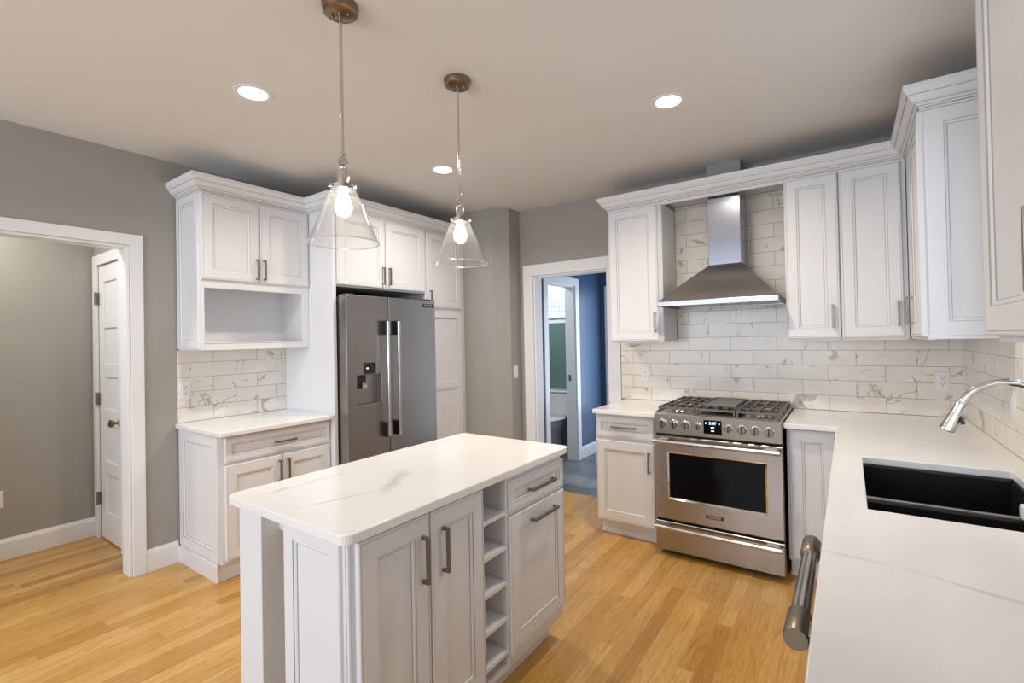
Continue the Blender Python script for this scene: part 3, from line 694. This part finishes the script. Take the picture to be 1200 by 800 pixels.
# range
t = thing('range', 'stainless steel gas range with black oven window, eight knobs and a lower drawer', 'range', (.373, -.35, 0))
x0, x1, yf = 0.000, .748, -.695
bm = B(); box(bm, x0 + .003, x1 - .003, -.655, -.012, .03, .915); part('body', bm, 'steel', t, bevel=.002)
for x in (x0 + .05, x1 - .05):
    for y in (-.60, -.06): bm = B(); lathe(bm, (x, y, 0), [(.018, 0), (.018, .03)], seg=12); part('foot', bm, 'black', t)
F = FY(-.655)
bm = B(); y = .04
# control panel: slightly tilted face
hexa(bm, [(x0, -.690, .794), (x1, -.690, .794), (x1, -.64, .794), (x0, -.64, .794), (x0, -.690, .926), (x1, -.690, .926), (x1, -.64, .926), (x0, -.64, .926)])
cp = part('control_panel', bm, 'steel', t, bevel=.004)
def cpy(z): return -.690
for x in (.061, .134, .207, .282, .463, .537, .609, .683):
    r = .022 if x in (.282, .463) else .027
    z = .860; yb = cpy(z) + .001
    bm = B(); lathe(bm, (x, yb, z), [(r + .002, 0), (r + .002, .006), (r - .002, .008)], axis=(0, -1, 0), seg=28); k = part('knob', bm, 'chrome', cp, smooth=True)
    bm = B(); lathe(bm, (x, yb, z), [(r - .003, .006), (r - .004, .026), (r - .007, .029), (0, .029)], axis=(0, -1, 0), seg=28); part('knob_cap', bm, 'knobface', k, smooth=True)
    bm = B(); hexa(bm, [(x - .0035, yb - .027, z - r + .004), (x + .0035, yb - .027, z - r + .004), (x + .0035, yb - .027, z + r - .004), (x - .0035, yb - .027, z + r - .004), (x - .0035, yb - .036, z - r + .002), (x + .0035, yb - .036, z - r + .002), (x + .0035, yb - .034, z + r - .008), (x - .0035, yb - .034, z + r - .008)]); part('knob_grip', bm, 'black', k, bevel=.001)
bm = B(); zc = .860
hexa(bm, [(.316, cpy(.818) - .003, .818), (.422, cpy(.818) - .003, .818), (.422, cpy(.818) + .004, .818), (.316, cpy(.818) + .004, .818), (.316, cpy(.904) - .003, .904), (.422, cpy(.904) - .003, .904), (.422, cpy(.904) + .004, .904), (.316, cpy(.904) + .004, .904)])
dp = part('display', bm, 'oglass', cp)
text_mesh('3:07', .026, .0002, FY(cpy(.882) - .0042), .369, .884, 0, dp, 'lcd', name='clock_digits')
bm = B(); Fd = FY(cpy(.86) - .0042)
bm.free()
for (u, v, w_, h_) in ((.330, .884, .006, .009), (.408, .884, .006, .009), (.369, .858, .020, .007), (.369, .838, .018, .005)): bm = B(); fbox(bm, FY(cpy(v) - .0036), u - w_ / 2, u + w_ / 2, v - h_ / 2, v + h_ / 2, 0, .0006); part('touch_key', bm, 'lcd', dp)
# oven door
bm = B(); F = FY(-.657); th = .036
wx0, wx1, wz0_, wz1_ = .088, .660, .376, .674
rings(bm, F, [(x0, x1, .238, .780, 0, 0), (x0, x1, .238, .780, th - .004, 0), (x0 + .004, x1 - .004, .242, .776, th, 0), (wx0 - .006, wx1 + .006, wz0_ - .006, wz1_ + .006, th, 0), (wx0 + .006, wx1 - .006, wz0_ + .006, wz1_ - .006, th - .008, 1), (wx0 + .012, wx1 - .012, wz0_ + .012, wz1_ - .012, th - .008, 1)])
od = part('oven_door', bm, ('steel', 'chrome'), t)
bm = B(); fbox(bm, F, wx0 + .006, wx1 - .006, wz0_ + .006, wz1_ - .006, th - .0079, th - .0065); part('oven_window', bm, 'oglass', od)
def range_handle(parent, z, so=.05):
    bm = B(); tube(bm, [F.p(x0 + .012, z, th + so), F.p(x1 - .012, z, th + so)], .0125, 18); h = part('handle', bm, 'bright', parent, smooth=True)
    for u, s in ((x0 + .012, 1), (x1 - .012, -1)):
        bm = B(); fbox(bm, F, min(u + s * .012, u + s * .080), max(u + s * .012, u + s * .080), z - .010, z + .010, th, th + so - .004); part('handle_bracket', bm, 'steel', h, bevel=.003)
        bm = B(); tube(bm, [F.p(u - s * .004, z, th + so), F.p(u + s * .085, z, th + so)], .0155, 18); part('handle_collar', bm, 'bright', h, smooth=True)
range_handle(od, .752)
bm = B(); fbox(bm, F, .318, .420, .291, .311, th, th + .003); bdg = part('badge', bm, 'badge', od, bevel=.001)
text_mesh('FRIGIDAIRE', .0165, .0004, F, .369, .301, th + .0034, bdg, 'letter', sx=.90)
bm = B(); rings(bm, F, [(x0, x1, .034, .222, 0, 0), (x0, x1, .034, .222, th - .004, 0), (x0 + .004, x1 - .004, .038, .218, th, 0)]); dw_ = part('storage_drawer', bm, 'steel', t)
range_handle(dw_, .197, .046)
bm = B(); box(bm, x0 + .002, x1 - .002, -.663, -.6551, .2221, .2379); part('seal', bm, 'gap', t)
bm = B(); box(bm, x0 + .002, x1 - .002, -.663, -.6551, .7801, .7935); part('seal', bm, 'gap', t)
# cooktop
bm = B(); rings(bm, Fr((0, 0, 0), (1, 0, 0), (0, 0, 1)), [(0, 0, 0, 0, 0, 0)]) if False else None
box(bm, x0 + .001, x1 - .001, -.660, -.012, .9155, .928); box(bm, x0 + .001, x1 - .001, -.040, -.012, .928, .952); box(bm, x0 + .001, x0 + .012, -.65, -.04, .928, .936); box(bm, x1 - .012, x1 - .001, -.65, -.04, .928, .936)
ct = part('cooktop', bm, 'steel', t, bevel=.002)
bm = B()
for a in ((.03, .10), (.125, .265), (.315, .43), (.48, .62), (.645, .715)): box(bm, a[0], a[1], -.0415, -.040, .934, .946)
part('vent_slots', bm, 'gap', ct)
for (x, y_) in ((.125, -.50), (.125, -.20), (.374, -.34), (.622, -.50), (.622, -.20)):
    bm = B(); lathe(bm, (x, y_, .928), [(.062, 0), (.060, .003), (.042, .005), (.040, .012), (0, .012)], seg=24); bb = part('burner', bm, 'bright', ct, smooth=True)
    bm = B(); lathe(bm, (x, y_, .940), [(.036, 0), (.036, .007), (.030, .010), (0, .010)], seg=24); part('burner_cap', bm, 'black', bb, smooth=True)
for k in range(3):
    a, b = x0 + .016 + k * .240, x0 + .016 + k * .240 + .236
    bm = B(); q = .0055; za, zb = .952, .966
    for y_ in (-.640, -.495, -.345, -.200, -.055): box(bm, a, b, y_ - q, y_ + q, za, zb)
    for x in (a + q, (a + b) / 2, b - q): box(bm, x - q, x + q, -.640, -.055, za - .001, zb - .001)
    for y_ in (-.568, -.42, -.27, -.128):
        for x in ((a * 3 + b) / 4, (a + b * 3) / 4): box(bm, x - q * .8, x + q * .8, y_ - .055, y_ + .055, za, zb)
    for y_ in (-.637, -.345, -.058):
        for x in (a + .008, b - .008): box(bm, x - .006, x + .006, y_ - .006, y_ + .006, .9285, za)
    part('grate', bm, 'iron', ct, bevel=.0015)
bm = B(); F2 = None
box(bm, .268, .474, -.505, -.125, .9665, .974); box(bm, .268, .474, -.505, -.497, .974, .981); box(bm, .268, .474, -.133, -.125, .974, .981); box(bm, .268, .276, -.497, -.133, .974, .981); box(bm, .466, .474, -.497, -.133, .974, .981)
single('griddle', bm, 'griddle', 'dark cast iron griddle plate lying on the middle grate of the range', 'griddle', bevel=.002)

# ------------------------------------------------------------------ right run
xsf = 1.045
sy0, sy1, sx0, sx1 = -1.350, -2.071, 1.109, 1.553
bm = B()
cells(bm, [.752, 1.007, sx0, sx1, XR - .001], [-3.75, sy1, sy0, -.657, -.001], .884, .914, holes={(0, 0), (0, 1), (0, 2), (2, 1)})
single('countertop', bm, 'q_sink', 'long white quartz countertop with the sink cut-out along the right wall', 'countertop', bevel=.004)
# sink
t = thing('sink', 'black double bowl undermount sink in the right countertop', 'sink', ((sx0 + sx1) / 2, (sy0 + sy1) / 2, .66))
def bowl(y0, y1, z):
    bm = B(); r = .012
    F = Fr((0, 0, 0), (1, 0, 0), (0, 0, 1)); F.v = Vector((0, 1, 0))
    a, b = sx0 - .004, sx1 + .004
    rings(bm, F, [(a - .012, b + .012, y0 - .012, y1 + .012, .8835, 0), (a, b, y0, y1, .8835, 0), (a + .004, b - .004, y0 + .004, y1 - .004, .875, 0), (a + .010, b - .010, y0 + .010, y1 - .010, z + .03, 0), (a + .035, b - .035, y0 + .035, y1 - .035, z, 0)], cap0=False)
    rings(bm, F, [(a - .012, b + .012, y0 - .012, y1 + .012, .8835, 0), (a - .008, b + .008, y0 - .008, y1 + .008, z - .01, 0)], cap0=False)
    o = part('bowl', bm, 'sink', t)
    bm = B(); lathe(bm, ((a + b) / 2, (y0 + y1) / 2, z), [(.045, .001), (.043, .004), (.034, .002), (0, .0005)], seg=24); part('drain', bm, 'chrome', o, smooth=True)
    return o
bowl(-1.825, sy0 - .002 + .006, .66); bowl(sy1 - .004, -1.858, .70)
bm = B(); box(bm, sx0 - .001, sx1 + .001, -1.846, -1.839, .875, .886); part('divider_rim', bm, 'bright', t, bevel=.002)
bm = B(); box(bm, 1.468, 1.545, -1.885, -1.845, .8863, .930)  # unidentified item at the divider, modelled as a plain white block
single('white_block', bm, 'plastic', 'small white block lying at the wall end of the sink divider', 'white_block', bevel=.008, seg=3)
# faucet
t = thing('faucet', 'chrome gooseneck kitchen faucet with pull-down spray head behind the sink', 'faucet', (1.600, -1.70, .914))
fy = -1.70
bm = B(); lathe(bm, (1.600, fy, .914), [(.027, 0), (.027, .006), (.021, .012), (.019, .10), (.017, .115), (.0135, .12)], seg=24); part('base', bm, 'chrome', t, smooth=True)
pts = [(1.600, fy, 1.03), (1.600, fy, 1.10)]
for k in range(0, 15):
    a = math.radians(k * 11.2); pts.append((1.482 + .118 * math.cos(a), fy, 1.148 + .120 * math.sin(a)))
bm = B(); tube(bm, pts, .0125, 16); part('spout', bm, 'chrome', t, smooth=True)
e = Vector(pts[-1]); d = (Vector((1.335, fy, 1.105)) - e); ln = d.length
bm = B(); lathe(bm, e, [(.0135, -.006), (.0155, .01), (.0165, .03), (.021, ln * .7), (.0235, ln), (.019, ln + .003), (0, ln + .002)], axis=d, seg=24); hd = part('spray_head', bm, 'chrome', t, smooth=True)
bm = B(); q = e + d * .62; tube(bm, [q + Vector((.019, -.012, .012)), q + Vector((.024, -.014, -.012))], .006, 10); part('spray_button', bm, 'black', hd, smooth=True)
bm = B(); tube(bm, [(1.600, fy - .018, .99), (1.600, fy - .05, 1.0), (1.598, fy - .095, 1.035)], [.009, .0075, .006], 12); part('lever', bm, 'chrome', t, smooth=True)
# sink base cabinet, dishwasher, end cabinet
t = thing('base_cabinet', 'white sink base cabinet with two doors between the corner and the dishwasher', 'cabinet', (1.34, -1.37, 0))
F = FXn(1.065)
bm = B(); box(bm, 1.065, 1.083, -2.105, -.66, .105, .884); box(bm, 1.083, XR - .002, -2.105, -2.090, .105, .884); box(bm, 1.083, XR - .002, -.68, -.66, .105, .60); box(bm, 1.083, XR - .002, -2.09, -.68, .105, .125); part('body', bm, 'paint', t, bevel=.002)
bm = B(); box(bm, 1.12, 1.135, -2.105, -.66, 0, .105); part('toe_kick', bm, 'paint', t)
front(t, F, -2.098, -1.725, .118, .70, 'door', ('v', -1.76, .60)); front(t, F, -1.719, -1.346, .118, .70, 'door', ('v', -1.685, .60)); front(t, F, -2.098, -1.346, .715, .87, 'drawer_front', fw=.040)
front(t, F, -1.335, -.69, .118, .87, 'door')
t = thing('dishwasher', 'stainless steel dishwasher with thick bar handle under the right countertop', 'dishwasher', (1.33, -2.41, 0))
bm = B(); box(bm, 1.075, 1.62, -2.705, -2.115, .10, .875); part('tub', bm, 'gap', t)
bm = B(); box(bm, 1.12, 1.60, -2.70, -2.12, 0, .10); part('toe_panel', bm, 'black', t)
F = FXn(1.075); bm = B(); rings(bm, F, [(-2.707, -2.112, .115, .872, 0, 0), (-2.707, -2.112, .115, .872, .026, 0), (-2.703, -2.116, .119, .868, .03, 0)]); dd = part('door', bm, 'steel', t)
hxv, hz = .969, .80
bm = B(); tube(bm, [(hxv, -2.660, hz), (hxv, -2.130, hz)], .0195, 24); hn = part('handle', bm, brushed('dishwasher_bar', (.46, .44, .42), .2, 1, .04), dd, smooth=True)
for y_, s in ((-2.675, 1), (-2.122, -1)):
    bm = B(); tube(bm, [(hxv, y_, hz), (hxv, y_ + s * .004, hz), (hxv, y_ + s * .10, hz), (hxv, y_ + s * .105, hz)], [.0225, .0245, .0245, .021], 24); part('handle_collar', bm, 'pull', hn, smooth=True)
    bm = B(); box(bm, hxv, 1.0445, min(y_ + s * .012, y_ + s * .075), max(y_ + s * .012, y_ + s * .075), hz - .011, hz + .011); part('handle_bracket', bm, 'pull', hn, bevel=.002)
t = thing('base_cabinet', 'white base cabinet beside the dishwasher at the near end of the right counter', 'cabinet', (1.34, -3.2, 0))
bm = B(); box(bm, 1.065, XR - .002, -3.72, -2.712, .105, .884); part('body', bm, 'paint', t, bevel=.002)
bm = B(); box(bm, 1.12, XR - .01, -3.71, -2.72, 0, .105); part('toe_kick', bm, 'paint', t)
F = FXn(1.065); front(t, F, -3.20, -2.72, .118, .87, 'door', ('v', -2.76, .7)); front(t, F, -3.71, -3.21, .118, .87, 'door', ('v', -3.66, .7))

# ------------------------------------------------------------------ wall plates
def plate(name, label, F, uc, vc, kind, w=.07, h=.115, w0=0):
    t = thing(name, label, 'outlet' if kind == 'outlet' else 'switch', F.p(uc, vc - h / 2, w0))
    bm = B(); rings(bm, F, [(uc - w / 2, uc + w / 2, vc - h / 2, vc + h / 2, w0, 0), (uc - w / 2, uc + w / 2, vc - h / 2, vc + h / 2, w0 + .003, 0), (uc - w / 2 + .005, uc + w / 2 - .005, vc - h / 2 + .005, vc + h / 2 - .005, w0 + .006, 0)])
    part('cover_plate', bm, 'plastic', t)
    if kind == 'outlet':
        for s in (-1, 1):
            c = vc + s * .020
            bm = B(); fbox(bm, F, uc - .017, uc + .017, c - .014, c + .014, w0 + .006, w0 + .0085); k = part('socket', bm, 'trim', t, bevel=.002)
            bm = B(); fbox(bm, F, uc - .008, uc - .0055, c - .002, c + .008, w0 + .0085, w0 + .009); fbox(bm, F, uc + .0055, uc + .008, c - .002, c + .008, w0 + .0085, w0 + .009); lathe(bm, F.p(uc, c - .007, w0 + .0085), [(.003, 0), (.003, .0005)], axis=F.n, seg=10); part('slots', bm, 'black', k)
    else:
        bm = B(); fbox(bm, F, uc - .016, uc + .016, vc - .033, vc + .033, w0 + .006, w0 + .009); part('rocker', bm, 'trim', t, bevel=.002)
plate('outlet', 'white double outlet on the tile of the left nook above the counter', FX(XL), -2.447, 1.130, 'outlet', w0=.008)
plate('outlet', 'white double outlet on the back wall tile near the right corner', FY(0), 1.531, 1.130, 'outlet', w0=.008)
plate('outlet', 'white outlet on the back wall tile just left of the range', FY(0), -.295, 1.122, 'outlet', w0=.008)
plate('light_switch', 'white rocker switch on the right wall tile behind the faucet arc', FXn(XR), -1.02, 1.122, 'switch', w0=.008)
plate('light_switch', 'white rocker switch on the grey corner wall beside the back doorway', FX(-1.521), -.105, 1.120, 'switch')
plate('outlet', 'white outlet low on the hall wall at the left edge', FX(HX), -3.175, .410, 'outlet')

# ------------------------------------------------------------------ island
ix0, ix1, iy0, iy1 = -.716, -.042, -3.033, -1.783
t = thing('kitchen_island', 'white kitchen island cabinet with doors, wine cubbies, drawer and corner post', 'island', (-.38, -2.41, 0))
xf, xb = -.082, -.410
ya, yb_ = -2.998, -1.808
c0, c1 = -2.412, -2.266
bm = B()
box(bm, xb, xf, ya + .012, c0, .105, .884); box(bm, xb, xf, c1, yb_, .105, .884); box(bm, xb, xb + .015, c0, c1, .105, .884)
box(bm, xb + .015, xf, c0, c1, .105, .13); box(bm, xb + .015, xf, c0, c1, .872, .884)
part('body', bm, 'paint', t, bevel=.002)
bm = B(); box(bm, xb + .01, -.147, ya + .05, yb_ - .03, 0, .105); part('toe_kick', bm, 'paint', t)
for z in (.185, .318, .459, .600, .737):
    bm = B(); box(bm, xb + .016, xf + .010, c0 + .0005, c1 - .0005, z - .010, z + .008); part('shelf', bm, 'paint', t, bevel=.002)
bm = B(); F = FX(xf)
for u in (c0 - .004, c1 + .002): fbox(bm, F, u - .004, u + .006, .11, .882, 0, .010)
part('face_stile', bm, 'paint', t, bevel=.002)
front(t, F, -2.975, -2.700, .150, .872, 'door', ('v', -2.733, .735), hl=.15); front(t, F, -2.693, -2.420, .150, .872, 'door', ('v', -2.640, .735), hl=.15)
front(t, F, -2.254, -1.814, .728, .858, 'drawer', ('h', -2.020, .792), fw=.036, hl=.20)
front(t, F, -2.254, -1.814, .165, .714, 'pull_out_door', ('h', -2.005, .660), hl=.20)
end_panel(t, FE(ya + .012), xb, -.122, .11, .880, fw=.052)
bm = B()
for k in range(2): tube(bm, [(-.088 - .014 * k, ya + .008, .11), (-.088 - .014 * k, ya + .008, .882)], .006, 8)
part('corner_bead', bm, 'paint', t, smooth=True)
for y_ in (ya - .002, yb_ - .15):
    bm = B(); box(bm, -.690, -.542, y_, y_ + .15, 0, .884); part('post', bm, 'paint', t, bevel=.003)
bm = B(); box(bm, -.542, xb, yb_ - .10, yb_ - .08, .80, .884); box(bm, -.542, xb, ya + .06, ya + .08, .80, .884); part('support_rail', bm, 'paint', t)
# rounded-corner top
bm = B(); R_ = .035; z0, z1 = .884, .914
pl = []
for (cx, cy_, a0) in ((ix1 - R_, iy0 + R_, -90), (ix1 - R_, iy1 - R_, 0), (ix0 + R_, iy1 - R_, 90), (ix0 + R_, iy0 + R_, 180)):
    for k in range(7): a = math.radians(a0 + 15 * k); pl.append((cx + R_ * math.cos(a), cy_ + R_ * math.sin(a)))
lo = [bm.verts.new((x, y, z0)) for x, y in pl]; hi = [bm.verts.new((x, y, z1)) for x, y in pl]
bm.faces.new(lo); bm.faces.new(hi)
for i in range(len(pl)): j = (i + 1) % len(pl); bm.faces.new((lo[i], lo[j], hi[j], hi[i]))
single('countertop', bm, 'q_island', 'white veined quartz countertop with rounded corners on the island', 'countertop', bevel=.004)

# ------------------------------------------------------------------ pendants and downlights
def pendant(x, y, label):
    t = thing('pendant_lamp', label, 'pendant lamp', (x, y, 1.795), 'pendants over the island')
    bm = B(); lathe(bm, (x, y, H), [(.064, 0), (.064, -.010), (.060, -.026), (.054, -.030), (.012, -.031), (.010, -.040), (0, -.040)], seg=40); cpy_ = part('canopy', bm, 'bronze', t, smooth=True)
    bm = B()
    for s in (-1, 1): lathe(bm, (x + s * .030, y + s * .012, H - .030), [(.005, 0), (.005, -.008), (.003, -.011), (0, -.011)], seg=10)
    part('screw', bm, 'bronze', cpy_, smooth=True)
    bm = B(); tube(bm, [(x, y, H - .039), (x, y, 2.125)], .0058, 14); part('rod', bm, 'nickel', t, smooth=True)
    bm = B(); lathe(bm, (x, y, 2.127), [(.009, 0), (.010, -.012), (.006, -.016)], seg=16); lathe(bm, (x - .010, y, 2.092), [(.013, 0), (.018, .004), (.018, .016), (.013, .020)], axis=(1, 0, 0), seg=22)
    lathe(bm, (x, y, 2.074), [(.006, 0), (.010, -.004), (.008, -.010)], seg=16); part('swivel', bm, 'nickel', t, smooth=True)
    bm = B(); lathe(bm, (x, y, 2.066), [(.008, 0), (.018, -.004), (.021, -.010), (.021, -.056), (.026, -.060), (.026, -.064)], seg=24); part('socket', bm, 'nickel', t, smooth=True)
    bm = B(); lathe(bm, (x, y, 2.004), [(.028, 0), (.043, 0), (.043, -.016), (.041, -.016), (.041, -.004), (.028, -.004)], seg=32, close=True)
    cap = part('shade_holder', bm, 'nickel', t, smooth=True)
    for k in range(3):
        a = math.radians(20 + 120 * k); dv = Vector((math.cos(a), math.sin(a), 0))
        bm = B(); lathe(bm, Vector((x, y, 1.995)) + dv * .042, [(.004, 0), (.004, .006), (.007, .008), (.007, .014), (0, .015)], axis=dv, seg=12); part('thumb_screw', bm, 'nickel', cap, smooth=True)
    bm = B(); lathe(bm, (x, y, 0), [(.0395, 2.000), (.1225, 1.798), (.1245, 1.795), (.1235, 1.792), (.1205, 1.795), (.0370, 2.000)], seg=64, close=True); gs = part('glass_shade', bm, 'glass', t, smooth=True)
    bm = B(); lathe(bm, (x, y, 0), [(.1232 + .0026 * math.cos(k * PI / 4), 1.7945 + .0026 * math.sin(k * PI / 4)) for k in range(8)], seg=64, close=True); part('rolled_rim', bm, 'rim_glass', gs, smooth=True)
    bm = B(); lathe(bm, (x, y, 0), [(.013, 2.002), (.013, 1.985), (.016, 1.972), (.026, 1.948), (.030, 1.928), (.028, 1.910), (.020, 1.897), (.010, 1.891), (0, 1.890)], seg=24); part('bulb', bm, 'bulb', t, smooth=True)
pendant(-.425, -2.746, 'clear glass cone pendant lamp over the near end of the island')
pendant(-.420, -2.115, 'clear glass cone pendant lamp over the far end of the island')
def downlight(x, y, label, power, col=WARM):
    t = thing('recessed_light', label, 'ceiling light', (x, y, H - .004), 'recessed ceiling lights')
    bm = B(); lathe(bm, (x, y, H), [(.088, 0), (.088, -.003), (.080, -.005), (.064, -.002), (.064, 0)], seg=40, close=True); part('trim_ring', bm, 'trim', t, smooth=True)
    bm = B(); lathe(bm, (x, y, H), [(.064, -.0005), (.064, -.0015), (.04, -.003), (0, -.0035)], seg=32); part('lens', bm, 'lens', t, smooth=True)
    area('downlight_lamp', (x, y, H - .012), (x, y, 0), .12, .12, power, col, 'DISK', math.radians(150))
downlight(-1.296, -2.627, 'lit recessed ceiling light above the left side, nearest the left doorway', 12)
downlight(.324, -1.302, 'lit recessed ceiling light in front of the range hood', 14, (1, .85, .68))
downlight(-1.300, -1.288, 'lit recessed ceiling light in front of the refrigerator', 12)

# ------------------------------------------------------------------ bathroom contents
tx, ty = -2.07, 1.70
t = thing('toilet', 'white toilet seen through the back doorway under the bathroom window', 'toilet', (tx, 1.5, 0))
bm = B(); rings(bm, (lambda f: f)(Fr((0, 0, 0), (1, 0, 0), (0, 0, 1))), [(0, 0, 0, 0, 0, 0)]) if False else None
hexa(bm, [(tx - .19, 1.66, .39), (tx + .19, 1.66, .39), (tx + .19, 1.845, .39), (tx - .19, 1.845, .39), (tx - .215, 1.645, .715), (tx + .215, 1.645, .715), (tx + .215, 1.845, .715), (tx - .215, 1.845, .715)])
part('tank', bm, 'porcelain', t, bevel=.02, seg=4)
bm = B(); box(bm, tx - .228, tx + .228, 1.635, 1.85, .715, .745); part('tank_lid', bm, 'porcelain', t, bevel=.01, seg=3)
bm = B(); tube(bm, [(tx - .17, 1.655, .67), (tx - .17, 1.625, .67), (tx - .11, 1.622, .662)], .007, 8); part('flush_lever', bm, 'chrome', t, smooth=True)
def oval(bm, levels, seg=36):
    prev = None; first = None
    for (cy_, rx, ryf, ryb, z) in levels:
        cur = []
        for k in range(seg):
            a = 2 * PI * k / seg; s = math.sin(a)
            cur.append(bm.verts.new((tx + rx * math.cos(a), cy_ + (ryb if s > 0 else ryf) * s, z)))
        if prev:
            for k in range(seg): bm.faces.new((prev[k], prev[(k + 1) % seg], cur[(k + 1) % seg], cur[k]))
        else: first = cur
        prev = cur
    bm.faces.new(first); bm.faces.new(prev)
bm = B(); oval(bm, [(1.50, .115, .20, .22, 0), (1.50, .105, .17, .21, .06), (1.48, .10, .16, .20, .17), (1.46, .14, .20, .20, .26), (1.44, .18, .265, .21, .35), (1.44, .185, .28, .22, .385)]); part('bowl', bm, 'porcelain', t, smooth=True)
bm = B(); oval(bm, [(1.44, .185, .285, .20, .386), (1.44, .188, .288, .20, .40), (1.44, .186, .286, .20, .415), (1.44, .17, .265, .185, .424)]); part('seat_lid', bm, 'porcelain', t, smooth=True)
bm = B(); lathe(bm, (-1.80, 1.70, 0), [(.075, 0), (.09, .005), (.10, .30), (.103, .305), (.095, .305), (.085, .02), (0, .02)], seg=24)
single('waste_bin', bm, 'black', 'small black bin on the floor beside the toilet', 'bin', smooth=True)
